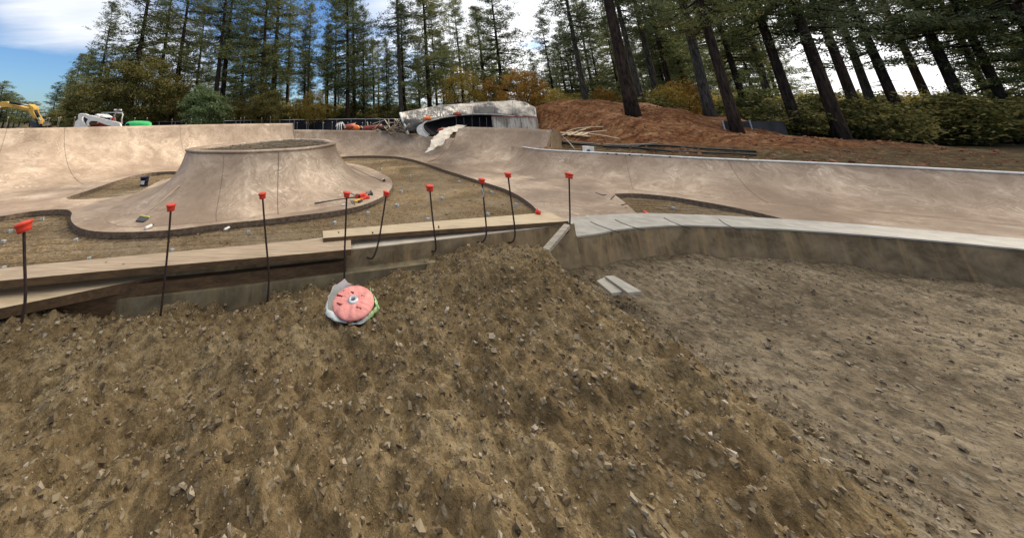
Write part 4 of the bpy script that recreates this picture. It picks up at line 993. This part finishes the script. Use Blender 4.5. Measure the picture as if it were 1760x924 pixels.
for i, (P, nm) in enumerate(((((957, 228), (965, 234), (975, 243), (988, 258)), 'thin grey pole leaning from the bank end wall over the ground'), (((944, 219), (949, 225)), 'left small stake at the corner of the high bank'), (((950, 221), (954, 225)), 'right small stake at the corner of the high bank'))):
    V_ = [on_hill(*p, .06) if i == 0 else WD(p[0], p[1], 18.2) for p in P]
    tag(MB().tube(V_, .022, 5).build('thin_pole', M_grey, None), nm, 'pole')
for i, (P, nm) in enumerate(((((962, 246), (1000, 249.5), (1040, 253), (1075, 254.5), (1095, 254), (1105, 251.5), (1150, 252.5), (1205, 257), (1300, 262)), 'thick black hose snaking across the ground behind the right wall'), (((1085, 255), (1110, 257.5), (1150, 261.5), (1205, 264), (1300, 268)), 'second black hose nearer to the coping'), (((962, 243), (1010, 247.5), (1060, 250.5), (1100, 250), (1130, 248)), 'grey pipe lying along the black hose'))):
    V_ = [on_hill(*p, .05) for p in P]; V_ = [tuple(p) for p in cr(V_, 5)]
    tag(MB().tube(V_, .045 if i < 2 else .03, 6).build('hose' if i < 2 else 'pipe', M_black if i < 2 else M_grey, None, True), nm, 'hose' if i < 2 else 'pipe')
for i, (px, py) in enumerate(((1043, 263.9), (1058, 264.7), (1081, 265.8), (1101, 266.8), (1150, 269.6))):
    p = WZ(px, py, -1.40); p.y -= .04; tag(MB().box(p, (.05, .05, .05)).build('clip', M_black, None, bevel=.006), ('first', 'second', 'third', 'fourth', 'fifth')[i] + ' small black clip on the white coping counted from the bank', 'clip', 'clips on the coping')
# white cement bag
bgc = on_hill(1012, 261, 0); wb = thing('cement_bag', 'white printed paper bag standing behind the coping of the right wall', 'bag', bgc)
q = [WD(x, y, bgc.y+.15) for x, y in ((1004, 263.5), (1020.5, 264.5), (1022, 259), (1021.5, 252.5), (1013, 251.5), (1003, 251), (1004, 257))]
MB().plate(q, (0, .12, 0)).build('sack', M_white, wb, bevel=.02)
MB().box(WD(1012, 259.3, bgc.y+.13), (.12, .02, .12)).build('print_patch', M_dark, wb)

# ------------------------------------------------------------ fence
fn = thing('site_fence', 'long construction fence of dark mesh panels with steel posts before the wood', 'fence', (0, 44, -1.7))
FP = [(-33, 41.0), (-20, 43), (-8, 44), (3, 44), (9.0, 42.5)]
fpz = lambda x: np.interp(x, [-33, -20, -8, 0, 9], [-.34, -.27, -.08, .02, .04])
FPs = np.linspace(-33, 9.5, 24)
mesh_m, t, b_, oc = mat('shade_mesh', .8, .2)
t.l.new(t.ramp(t.noise(oc, 1.0, 4), [(.35, (.010, .012, .016)), (.65, (.03, .032, .04))]), b_.inputs['Base Color'])
for i, x in enumerate(FPs):
    y = np.interp(x, [p[0] for p in FP], [p[1] for p in FP]); z = fpz(x)
    MB().tube([(x, y-.05, -1.9), (x, y-.05, z+.03)], .04, 6).build('post', M_steel, fn)
    if i < len(FPs)-1:
        x2 = FPs[i+1]; y2 = np.interp(x2, [p[0] for p in FP], [p[1] for p in FP]); z2 = fpz(x2)
        MB().plate([(x, y, -1.8), (x2, y2, -1.8), (x2, y2, z2-.05), (x, y, z-.05)], (0, .02, 0)).build('mesh_panel', mesh_m, fn)
        MB().tube([(x, y-.05, z), (x2, y2-.05, z2)], .035, 6).build('top_rail', M_steel, fn)
# right-hand black fence behind the hill
fr2 = thing('silt_fence', 'low black fence behind the right shoulder of the red hill', 'fence', (26, 22, -1.4))
pr = [(21.5, 19.5), (24, 20.3), (27, 21)]
for i in range(len(pr)-1):
    a, b = pr[i], pr[i+1]; za, zb_ = gz(*a), gz(*b)
    MB().plate([(a[0], a[1], za-.4), (b[0], b[1], zb_-.4), (b[0], b[1], -.12), (a[0], a[1], -.12)], (0, .03, 0)).build('mesh_panel', mesh_m, fr2)
    MB().tube([(a[0], a[1]-.04, za-.3), (a[0], a[1]-.04, -.05)], .04, 6).build('post', M_steel, fr2)
# capped stakes behind the left wall and in front of the fence
G2 = 'capped stakes behind the bowl walls'
stk = [(14, 202, 25), (85, 203.5, 25), (101, 203.5, 25), (104, 202, 25), (129, 202, 24), (232, 203.5, 30), (253, 203, 30), (296, 205.5, 33), (329, 205, 34), (346, 206, 34), (385, 205, 36), (414, 203.5, 36), (420, 202, 36), (450, 203, 36), (465, 202, 36), (498, 202, 36), (511, 211, 36), (527, 211, 34), (556, 211, 34), (571, 210, 33), (598, 211, 33), (611, 211, 33), (623, 211, 33), (637, 211, 33)]
nl = ['beside the excavator boom', 'left of the machines near the bucket', 'shorter one of a pair before the loader', 'taller one of a pair before the loader', 'touching the left end of the loader', 'above the green cover', 'right of the green cover']
for i, (px, py, d) in enumerate(stk):
    tp = WD(px, py, d); gzv = gz(tp.x, tp.y); bs_ = Vector((tp.x+random.uniform(-.06, .06), tp.y, gzv-.1))
    lab = 'thin stake with a pale cap ' + nl[i] if i < len(nl) else 'thin pale capped stake in front of the dark fence, number %s from the green cover' % ['one', 'two', 'three', 'four', 'five', 'six', 'seven', 'eight', 'nine', 'ten', 'eleven', 'twelve', 'thirteen', 'fourteen', 'fifteen', 'sixteen', 'seventeen', 'eighteen'][i-7]
    o = thing('capped_stake', lab, 'stake', bs_, G2)
    MB().tube([bs_, tp], .018, 5).build('rod', M_grey, o); MB().lathe(tp, [(.03, -.04), (.05, 0), (.05, .03), (.001, .05)], 10).build('cap', simple('pale_cap', (.60, .50, .42), .6, .2, 9) if i == 0 else bpy.data.materials['pale_cap'], o, True)

# ------------------------------------------------------------ machines
def pplate(P, d, th): return MB().plate([WD(a, b, d) for a, b in P], (0, th, 0))
ex = thing('excavator', 'yellow excavator with its boom and stick reaching in from the left edge', 'excavator', WD(-40, 225, 27))
pplate([(-75, 206), (-40, 188), (-12, 178), (4, 174.5), (12, 174.5), (16, 177), (50, 186.5), (52, 189.5), (50, 191), (44, 190.5), (12, 184.5), (4, 185), (-20, 192), (-70, 214)], 26, .45).build('boom', M_yellow, ex, bevel=.03)
pplate([(46, 181.5), (49, 178.5), (58, 184.5), (58, 187.5), (57, 192), (60, 197), (68, 209.5), (70, 213), (66, 214), (60, 206), (50, 195), (48, 191.5), (52, 188)], 25.95, .5).build('stick', M_yellow, ex, bevel=.03)
def cyl(a, b, d, r1, r2, m=M_black):
    A, B = WD(a[0], a[1], d), WD(b[0], b[1], d); C = A.lerp(B, .6)
    MB().tube([A, C], r1, 10).build('hydraulic_cylinder', m, ex, True); MB().tube([C, B], r2, 8).build('ram', M_steel, ex, True)
cyl((18, 176), (48, 181.5), 25.8, .11, .07); cyl((61, 190), (70, 209), 25.8, .10, .06); cyl((-30, 204), (2, 184), 25.8, .12, .08)
pplate([(52, 205), (60, 209), (67, 210), (71, 212), (70, 217), (66, 220), (56, 219), (50, 214)], 25.7, .9).build('bucket', M_dark, ex, bevel=.03)
pplate([(63, 208.5), (70, 208), (71, 213), (66, 214.5)], 25.6, .2).build('linkage', M_yellow, ex, bevel=.02)
pplate([(72, 213.5), (80, 213), (80, 215), (76, 218), (72, 217)], 25.7, .35).build('coupler', M_plank, ex, bevel=.02)
pplate([(60, 203), (64, 206), (68, 215), (71, 219), (69, 220), (64, 214)], 25.6, .1).build('hose', M_black, ex)
bx = WD(-95, 205, 27)
MB().box(bx+Vector((0, 0, -.2)), (3.0, 2.6, 1.1)).build('body', M_yellow, ex, bevel=.12)
MB().box(bx+Vector((.9, -.6, .9)), (1.3, 1.1, 1.5)).build('cab', M_dark, ex, bevel=.08)
for s in (-1, 1):
    MB().plate([bx+Vector((x, s*1.1-.25, z-1.2)) for x, z in ((-1.9, .1), (-1.6, .45), (1.6, .45), (1.9, .1), (1.9, -.1), (1.6, -.4), (-1.6, -.4), (-1.9, -.1))], (0, .5, 0)).build('track', M_black, ex, bevel=.04)
# soil heap beside it
for nm_, lab, c, s_ in (('soil_heap', 'tan soil heap under the excavator stick', WD(40, 214, 26.8), (1.9, 1.4, .0)), ('soil_heap', 'small low tan soil heap between excavator and loader', WD(92, 216, 26.5), (1.6, 1.2, 0))):
    xs = np.linspace(-1, 1, 50); V_ = []; top = c.z; g0 = -1.9
    for yy in xs:
        for xx in xs:
            r_ = math.hypot(xx, yy); zz_ = g0 + (top-g0)*max(0, 1-r_)**.75 + .10*mnoise.noise(Vector((xx*4, yy*4, 0)))
            V_.append((c.x+xx*s_[0]*1.25, c.y+yy*s_[1], zz_))
    Fc = [(j*50+i, j*50+i+1, (j+1)*50+i+1, (j+1)*50+i) for j in range(49) for i in range(49)]
    tag(link(nm_, V_, Fc, M_dirt, None, True), lab, 'soil heap')
# compact loader
sk = thing('skid_steer', 'white and red compact track loader parked behind the left wall', 'loader', WD(165, 225, 24))
pplate([(129, 209), (134, 205), (134, 197), (137, 195), (142, 196), (140.5, 205), (145, 213), (150, 219), (127, 219)], 24.0, .14).build('rear_tower', M_whitep, sk, bevel=.012)
pplate([(140, 195), (146, 195.5), (152, 198), (160, 199.5), (172, 203), (185, 206), (205, 211), (209, 219), (198, 219), (180, 214), (166, 208.5), (156, 208), (152, 211.5), (153, 217), (149, 217), (148, 210), (151, 205), (142.5, 200)], 23.95, .14).build('lift_arm', M_whitep, sk, bevel=.012)
pplate([(134, 197.5), (137, 195.5), (143, 195), (146, 197.5), (158, 198.5), (172, 203), (190, 208), (204, 212), (207, 219), (198, 219), (180, 214), (164, 208.5), (150, 208), (146, 214), (150, 219), (136, 219)], 25.5, .14).build('lift_arm', M_whitep, sk, bevel=.012)
pplate([(126, 212), (129, 209.5), (141, 212.5), (141, 221), (125, 221)], 24.1, 1.5).build('rear_guard', M_redp, sk, bevel=.02)
pplate([(155, 209), (183, 212), (190, 221), (152, 221)], 24.2, 1.3).build('track_housing', M_redp, sk, bevel=.03)
pplate([(143, 201), (150, 200), (158, 207), (152, 214), (145, 213)], 24.2, 1.3).build('engine_cover', M_black, sk, bevel=.02)
MB().plate([WD(a, b, 24.02) for a, b in ((154, 208.8), (166, 208.6), (167, 214), (153, 215))], (0, 1.3, 0)).build('wheel_arch', M_plankd, sk)
pplate([(160, 199.5), (166, 195.7), (170, 198), (168, 201.5)], 24.2, 1.2).build('hood', M_whitep, sk, bevel=.02)
pplate([(172, 197.5), (176, 199), (180, 201.5), (178, 202.8), (172, 201)], 24.1, .9).build('hood_trim', M_whitep, sk, bevel=.02)
# roll cage and control bars
def tb(P, d, r, m, nm_): MB().tube([WD(a, b, d) for a, b in P], r, 6).build(nm_, m, sk, True)
tb([(174, 193.5), (211, 193.5)], 24.3, .03, M_steel, 'canopy_bar'); tb([(174, 193.5), (211, 193.5)], 25.4, .03, M_steel, 'canopy_bar')
for d_ in (24.3, 25.4):
    tb([(198.5, 209), (196.5, 198), (200, 194), (210, 194.5), (211, 197), (209, 205), (210, 214)], d_, .045, M_steel, 'cage_tube')
MB().tube([WD(210, 195, 24.3), WD(210, 195, 25.4)], .05, 6).build('cross_tube', M_steel, sk)
tb([(200, 192), (207, 189), (198.5, 188.5)], 24.6, .03, M_steel, 'lamp_arm')
for p in ((198, 188.8), (207, 189)): MB().box(WD(p[0], p[1], 24.6), (.14, .08, .10)).build('lamp', M_white, sk)
pplate([(176, 198), (181, 197), (183, 201.5), (178, 202)], 24.6, .5).build('seat', simple('teal_seat', (.05, .12, .11), .6, .2, 5), sk, bevel=.02)
for p, m_ in (((192, 205.5), M_steel), ((194, 205), M_redp), ((203, 213), M_whitep), ((207, 213), M_plank)): MB().box(WD(p[0], p[1], 24.1), (.10, .2, .22)).build('control_box', m_, sk, bevel=.02)
for d_ in (24.2, 25.3): pplate([(133, 222), (139, 216), (196, 216), (204, 222), (198, 235), (140, 235)], d_, .4).build('track', M_black, sk, bevel=.03)
# green cover
gp = WD(238, 216, 27); gr = thing('green_cover', 'bright green rounded plastic tub right of the loader', 'tub', gp)
mb = MB(); n = 30
prof = [(1.08, -.6), (1.10, .0), (1.02, .22), (.80, .33), (.3, .37), (.001, .38)]
for r_, z_ in prof:
    for i in range(n):
        a = 2*math.pi*i/n; mb.v.append(gp + Vector((r_*math.cos(a)*.95, r_*math.sin(a)*.5, z_+.0)))
for j in range(len(prof)-1):
    for i in range(n): mb.f.append((j*n+i, j*n+(i+1) % n, (j+1)*n+(i+1) % n, (j+1)*n+i))
mb.build('shell', M_greenp, gr, True)
MB().lathe(gp+Vector((-.55, -.42, .02)), [(.001, 0), (.16, 0), (.16, .1), (.001, .1)], 16, Matrix.Rotation(R(90), 3, 'X')).build('opening', M_black, gr)
# ------------------------------------------------------------ trees
def tri_leaves(C, rad, per, size, slim, rs, upb=.15, flat=1.0):
    # C (N,3) clump centres; 'per' slim leaves thrown around each centre
    N = len(C); P = np.repeat(C, per, 0) + rs.normal(0, 1, (N*per, 3))*np.repeat(np.atleast_1d(rad)*np.ones(N), per)[:, None]*np.array([1, 1, flat])
    d = rs.normal(0, 1, (N*per, 3)); d[:, 2] += upb; d /= np.linalg.norm(d, axis=1, keepdims=True)
    u = np.cross(d, rs.normal(0, 1, (N*per, 3))); u /= np.linalg.norm(u, axis=1, keepdims=True)
    L = (size*rs.uniform(.6, 1.3, N*per))[:, None]; W_ = L*slim
    a = P - d*L*.5 - u*W_*.5; b = P - d*L*.5 + u*W_*.5; c = P + d*L*.5 + u*W_*.25; e = P + d*L*.5 - u*W_*.25
    return np.stack([a, b, c, e], 1).reshape(-1, 3)
def quads(n): return np.arange(n).reshape(-1, 4)
def mk_pine(seed, H, cs, Rm, mneedle, mbark, spread=1.0, dens=1.0, r0=None):
    rs = np.random.RandomState(seed); tr = MB(); r0 = r0 or H*.0125
    bend = rs.uniform(-.02, .02, 2)*H*.5
    ax = lambda t: Vector((bend[0]*math.sin(t*3), bend[1]*math.sin(t*2.3+1), t*H))
    tr.tube([ax(k/14)-Vector((0, 0, .8 if k == 0 else 0)) for k in range(15)], [max(.03, r0*(1.25 if k == 0 else 1)*(1-k/14)**.8) for k in range(15)], 9)
    C = []; S = []
    t = cs*.72; dead = cs
    while t < .985:
        tt = (t-cs)/(1-cs)
        for _ in range(rs.randint(3, 6)):
            az = rs.uniform(0, 6.283)
            if tt < 0:
                if rs.rand() < .6: continue
                L = rs.uniform(.5, 1.6); b0 = ax(t); dv = Vector((math.cos(az), math.sin(az), rs.uniform(-.3, .1)))
                tr.tube([b0, b0+dv*L], [.03, .012], 4, False); continue
            prof = (min(1, tt*3+.5))*(1-tt)**.50*(1+.25*math.sin(t*23+az)) + .06
            L = Rm*prof*rs.uniform(.45, 1.2)*spread; el = -.30 + .75*tt + rs.uniform(-.15, .2)
            b0 = ax(t); dv = Vector((math.cos(az), math.sin(az), el)).normalized()
            mid = b0 + dv*L*.55 + Vector((0, 0, -.05*L)); tip = b0 + dv*L + Vector((0, 0, .10*L))
            tr.tube([b0, mid, tip], [max(.02, .016*L+.012), .02, .008], 4, False)
            nk = max(3, int(L*2.25*dens))
            for k in range(nk):
                f = .28 + .72*(k+rs.rand())/nk; q = b0.lerp(mid, f/.55) if f < .55 else mid.lerp(tip, (f-.55)/.45)
                sp = .20*L*(1-abs(f-.6))
                C.append((q.x+rs.normal(0, sp), q.y+rs.normal(0, sp), q.z+rs.normal(0, .07)+.05)); S.append(.17+.05*rs.rand())
        t += rs.uniform(.014, .030)*(20/H)**.5*1.0
    C = np.array(C); S = np.array(S)
    V = tri_leaves(C, S*1.0, 26, .19, .30, rs, .2, .62)
    return tr, V, mneedle, mbark
def mk_broad(seed, H, Rx, Rz, cz, mleaf, mbark, ncl=170, per=70, leaf=.13, r0=None, crad=.36):
    rs = np.random.RandomState(seed); tr = MB(); r0 = r0 or H*.018
    tops = []; C = []
    for _ in range(ncl):
        v = rs.normal(0, 1, 3); v /= np.linalg.norm(v); rr = rs.uniform(.35, 1.0)**.6
        k = 1 + .22*mnoise.noise(Vector(v*1.9)+Vector((seed, 0, 0)))
        C.append((v[0]*Rx*rr*k, v[1]*Rx*rr*k, cz + v[2]*Rz*rr*k))
    C = np.array(C); C = C[C[:, 2] > .25]
    fork = Vector((0, 0, max(.3, cz-Rz*.75)))
    tr.tube([Vector((0, 0, -.5)), Vector((.03, 0, fork.z*.5)), fork], [r0*1.3, r0, r0*.8], 8)
    limbs = []
    for k in range(8):
        a = k*.785+rs.uniform(-.3, .3); e = rs.uniform(.3, .9); q = Vector((math.cos(a)*Rx*.55, math.sin(a)*Rx*.55, cz+Rz*(e-.5)*.9)); m_ = fork.lerp(q, .5)+Vector((0, 0, .15*Rz))
        tr.tube([fork, m_, q], [r0*.5, r0*.3, r0*.15], 5, False); limbs += [m_, q]
    for c in C[::2]:
        c = Vector(c); l = min(limbs, key=lambda p: (p-c).length); tr.tube([l, l.lerp(c, .5)+Vector((0, 0, .08)), c], [r0*.14, r0*.1, r0*.04], 4, False)
    V = tri_leaves(C, crad*rs.uniform(.5, 1.25, len(C)), per, leaf, .62, rs, 0, .5)
    return tr, V, mleaf, mbark
class Proto:
    def __init__(s, data, H):
        tr, V, ml, mb_ = data; s.H = H
        me = bpy.data.meshes.new('trunk'); me.from_pydata([tuple(v) for v in tr.v], [], tr.f); me.materials.append(mb_); me.polygons.foreach_set('use_smooth', [True]*len(me.polygons)); s.trunk = me
        o = npmesh('crown', V, quads(len(V)), ml, False); s.crown = o.data; bpy.data.objects.remove(o)
def tree(name, P, px, d, topy, label, cat, group, rz=None, wide=1.0, xy=None, H=None, lean=None, rscale=None):
    if xy is None:
        x = (px-CX)/ray(px, 205)[1]*d; xy = (x, d)
    g = gz(*xy)
    if H is None:
        r_ = ray(px, topy); H = r_[2]/r_[1]*d - g
    k = H/P.H; o = thing(name, label, cat, (xy[0], xy[1], g-.05), group, rz if rz is not None else random.uniform(0, 6.28))
    o.scale = (k*wide, k*wide, k)
    if lean: o.rotation_euler = (lean[0], lean[1], o.rotation_euler.z)
    for nm_, me in (('trunk', P.trunk), ('crown', P.crown)):
        c = bpy.data.objects.new(nm_, me); col.objects.link(c); c.parent = o
    return o
pA = Proto(mk_pine(1, 20, .30, 3.3, M_needle, M_bark), 20)
pB = Proto(mk_pine(2, 20, .36, 3.0, M_needle2, M_bark), 20)
pC = Proto(mk_pine(3, 20, .20, 3.6, M_needle, M_bark, 1.0, 1.25), 20)
pD = Proto(mk_pine(4, 20, .42, 3.0, M_needle2, M_barkp, 1.0, .8), 20)
pE = Proto(mk_pine(5, 20, .06, 4.2, M_needle, M_bark, 1.0, 1.35), 20)     # dense to the ground
pF = Proto(mk_pine(6, 20, .36, 2.0, M_needle, M_bark, 1.0, .9), 20)        # thin
pG = Proto(mk_pine(27, 20, .24, 3.4, M_needle2, M_bark, 1.0, 1.0), 20); pH = Proto(mk_pine(28, 20, .15, 3.9, M_needle, M_bark, 1.0, 1.15), 20)
PN = {'G': pG, 'H': pH, 'A': pA, 'B': pB, 'C': pC, 'D': pD, 'E': pE, 'F': pF}
GT = 'tall pines of the wood behind the bowl'
# (px at eye level, distance, top y, type, width, label)
L_ = [(118, 50, 92, 'E', 1.0, 'short dense fir at the left edge of the wood above the loader'),
      (88, 60, 140, 'C', 1.1, 'small pale fir standing alone left of the wood'),
      (155, 47, 1, 'D', .95, 'open crowned pine, the first tall one from the left'),
      (136, 55, 84, 'C', 1.1, 'mid height fir just right of the short dense fir'),
      (218, 44, -45, 'A', 1.0, 'second tall pine from the left with a leaning dark trunk'),
      (262, 52, -10, 'B', 1.0, 'slender pine between the second tall pine and the dark trunk pair'),
      (297, 47, -25, 'A', 1.05, 'tall pine rising behind the right side of the yellow green oak'),
      (330, 54, 5, 'C', .9, 'grey green pine behind the dark green round tree'),
      (367, 46, -40, 'B', 1.05, 'tall straight pine above the dark green round tree, left of a twin trunk'),
      (381, 51, -5, 'F', 1.2, 'thin companion pine right beside the straight pine over the round tree'),
      (410, 53, 10, 'C', 1.0, 'bushy pine filling the gap right of the round tree'),
      (444, 45, -30, 'C', 1.0, 'dense dark pine with a thick trunk left of the island middle'),
      (468, 49, -15, 'A', 1.15, 'broad pine with olive lower boughs above the middle of the island'),
      (490, 56, 20, 'B', 1.0, 'faint pine behind the broad olive pine'),
      (521, 50, 45, 'B', .85, 'short topped pine just left of the blue sky gap'),
      (529, 53, 18, 'D', .9, 'slim pine with pointed top beside the short topped pine'),
      (563, 48, 42, 'F', 1.0, 'thin bare trunked pine right of the blue sky gap'),
      (576, 52, 10, 'A', .8, 'narrow pine left of the twin dark trunks'),
      (596, 46, -25, 'C', .9, 'very tall dense pine behind the twin dark trunks'),
      (606, 50, -8, 'B', .9, 'pine with a dark trunk directly right of the very tall dense pine'),
      (626, 49, 7, 'C', .78, 'pointed fir like pine left of the cloudy gap'),
      (643, 55, 70, 'F', 1.2, 'low thin pine in the cloudy gap behind the lumber heap'),
      (667, 53, 62, 'C', .72, 'short pointed fir in the middle of the cloudy gap'),
      (690, 45, -40, 'D', .95, 'tall pine with a pale bare trunk left of the covered form'),
      (698, 50, 22, 'F', 1.2, 'thin pine touching the pale trunked one on its right'),
      (723, 56, 60, 'A', .8, 'low pine between the pale trunk and the dense dark pine'),
      (740, 46, -22, 'C', 1.0, 'dense dark pine standing over the left part of the covered form'),
      (753, 52, 20, 'B', .8, 'dark trunk right behind the dense dark pine'),
      (766, 57, 50, 'A', .8, 'lower pine at the right of the dense dark pine'),
      (797, 54, 12, 'B', .95, 'blue grey pine behind the round yellow maple'),
      (818, 56, 60, 'F', 1.3, 'thin pine left of the bare leaning stem'),
      (836, 50, 26, 'F', 1.3, 'narrow bare stemmed pine left of the great fir'),
      (869, 44, -3, 'E', .92, 'great pyramid shaped fir against the white cloud'),
      (856, 50, 60, 'C', .8, 'small fir half hidden at the left of the great fir'),
      (912, 62, 120, 'C', 1.1, 'distant low pine in the bright gap right of the great fir'),
      (930, 52, 90, 'C', .9, 'small pine left of the pointed pine over the hill'),
      (957, 44, 17, 'B', .8, 'pointed open pine above the left of the red hill'),
      (982, 50, 60, 'B', .9, 'paler pine right of the pointed open pine'),
      (1012, 34, -120, 'D', 1.0, 'tall dark trunked pine rising from the crest of the hill'),
      (1040, 46, 40, 'B', .9, 'hazy pine behind the crest, left of the great leaning trunk'),
      (1111, 30, -170, 'D', .9, 'long trunked pine first to the right of the great leaning trunk'),
      (1138, 33, -150, 'D', .95, 'grey trunked pine second to the right of the great leaning trunk'),
      (1075, 42, 30, 'A', .9, 'pine half hidden behind the great leaning trunk'),
      (1165, 38, -60, 'A', .9, 'darker pine near the right edge behind the grey trunked pines'),
      (1222, 22, -260, 'D', .9, 'close large pine trunk at the right edge of the photo'),
      (1190, 45, 10, 'C', 1.0, 'dense pine low behind the right edge')]
for (px, d, ty, k, wd_, lab) in L_:
    if ty < 0 and ty > -100: ty = ty*1.3 - 55
    elif 0 <= ty < 30 and px not in (155, 957, 626, 869): ty -= 14
    wd_ *= random.uniform(.95, 1.25)
    tree('pine_tree', PN[k], px, d, ty, lab, 'pine tree', GT, wide=wd_)
# the great dark trunk on the hill shoulder
gb = hit(1089, 198) or WD(1089, 198, 18.6)
big = Proto(mk_pine(17, 24, .36, 3.6, M_needle, M_bark, 1.0, .9, .36), 24)
tree('pine_tree', big, 0, 0, 0, 'great leaning dark pine trunk on the right shoulder of the red hill', 'pine tree', GT, rz=1.0, xy=(gb.x, gb.y), H=24)
# wood further back
GB = 'slender distant pines behind the front row'
rb = random.Random(5)
for i in range(56):
    px = 105 + i*22.8 + rb.uniform(-8, 8); d = rb.uniform(60, 92)
    if 505 < px < 520: continue
    ty = rb.uniform(60, 135)
    if px > 1150: d = rb.uniform(40, 75); ty = rb.uniform(0, 90)
    if 895 < px < 945: ty = rb.uniform(125, 150)
    tree('distant_pine', PN[rb.choice('ABCEEGH')], px, d, ty, 'distant pine partly hidden behind the front row, %s of them counted from the left' % ordw(i+1), 'pine tree', GB, wide=rb.uniform(.9, 1.3))
for i in range(8):
    px = 0 + i*9 - 10; tree('distant_pine', pC, px, rb.uniform(62, 75), 140+rb.uniform(-8, 14)+i*5, 'low distant pine above the excavator boom, %s from the left edge' % ordw(i+1), 'pine tree', 'low trees at the far left', wide=1.9)
# understorey and broadleaf trees
bO = Proto(mk_broad(1, 9, 3.9, 3.9, 4.6, M_olive, M_bark, 120, 190, .17, crad=.50), 9)
bG = Proto(mk_broad(2, 6, 2.7, 2.7, 2.9, M_green, M_bark, 130, 130, .20, crad=.34), 6)
bY = Proto(mk_broad(3, 7, 2.4, 2.9, 3.9, M_yell, M_bark, 120, 60, .12, crad=.38), 7)
bR = Proto(mk_broad(4, 7, 2.7, 2.8, 4.0, M_oran, M_bark, 150, 70, .12, crad=.36), 7)
bS = Proto(mk_broad(5, 4, 2.2, 1.9, 1.9, M_olive, M_bark, 110, 60, .17, crad=.34), 4)
B_ = [(bO, 232, 40, 88, 'yellow green oak like tree, the largest leafy one, left of the round green tree', 1.1, 'broad tree'), (bO, 160, 44, 130, 'dark olive bushy tree behind the loader', 1.15, 'broad tree'), (bO, 285, 46, 130, 'olive tree tucked right behind the largest leafy tree', .9, 'broad tree'),
      (bG, 352, 38, 143, 'round dark green tree with pale leaves before the wood', 1.0, 'round tree'),
      (bY, 540, 43, 150, 'small yellow green tree beside the fence in the middle', 1.0, 'small tree'), (bY, 518, 46, 160, 'low yellowish tree left of the small yellow green tree', .9, 'small tree'), (bY, 560, 47, 168, 'low green yellow bush right of the small yellow green tree', 1.1, 'small tree'),
      (bO, 455, 43, 140, 'olive undergrowth tree in front of the thick trunk', .8, 'small tree'), (bO, 415, 45, 158, 'dark undergrowth tree right of the round green tree', .9, 'small tree'),
      (bR, 903, 33, 114, 'rounded orange brown maple at the left foot of the red hill', 1.0, 'maple'), (bY, 797, 38, 110, 'round yellow maple behind the covered form', .95, 'maple'), (bR, 846, 40, 130, 'thin rusty red maple between the two round ones', .7, 'maple'), (bY, 945, 38, 140, 'pale yellow green tree on the left of the hill crest', .8, 'small tree'),
      (bY, 965, 42, 152, 'low bright yellow bush behind the hill crest', 1.2, 'bush'), (bY, 990, 40, 158, 'low greenish bush behind the hill crest', 1.2, 'bush'), (bR, 1045, 32, 148, 'orange bush left of the great leaning trunk', .8, 'bush'), (bO, 1068, 33, 152, 'dark olive bush just behind the great leaning trunk', .8, 'bush'),
      (bY, 1158, 29, 140, 'golden bush in the shade at the right edge', .8, 'bush'), (bO, 1135, 31, 150, 'dark bush behind the grey trunked pines', .9, 'bush'), (bR, 1185, 30, 135, 'orange brown bush at the right edge of the photo', .8, 'bush'), (bO, 1110, 28, 165, 'low dark bush right of the great trunk', .8, 'bush')]
for (P, px, d, ty, lab, wd_, cat) in B_:
    tree('leafy_tree', P, px, d, ty, lab, cat, 'leafy autumn trees and bushes', wide=wd_)
GS = 'undergrowth bushes along the wood edge'
for i in range(98):
    px = 110 + i*17.5 + rb.uniform(-9, 9); d = rb.uniform(48, 60) if px < 930 else rb.uniform(30, 44)
    if px > 1260: d = rb.uniform(22, 40)
    ty = rb.uniform(168, 192) if px < 930 else rb.uniform(150, 172)
    tree('undergrowth_bush', rb.choice((bS, bS, bS, bO, bY)), px, d, ty, 'dark undergrowth bush among the trunks, %s bush counted from the left' % ordw(i+1), 'bush', GS, wide=rb.uniform(1.1, 1.8))
for i in range(6):
    px = 985 + i*42 + rb.uniform(-9, 9); d = rb.uniform(44, 60)
    tree('pine_tree', PN[rb.choice('CGHA')], px, d, 0, 'full crowned pine filling the wood above the red hill, %s from its left' % ordw(i+1), 'pine tree', 'full pines above the hill', H=rb.uniform(16, 30), wide=.95)
# trees beyond the right edge, shading the scene
for i in range(22):
    px = 1250 + i*46 + rb.uniform(-20, 20); d = rb.uniform(18, 32)
    tree('pine_tree', PN[rb.choice('ABDGHC')], px, d, 0, 'large shady pine beyond the right of the hill, %s counted rightwards' % ordw(i+1), 'pine tree', 'shady pines on the right', H=rb.uniform(18, 26))
# EOF
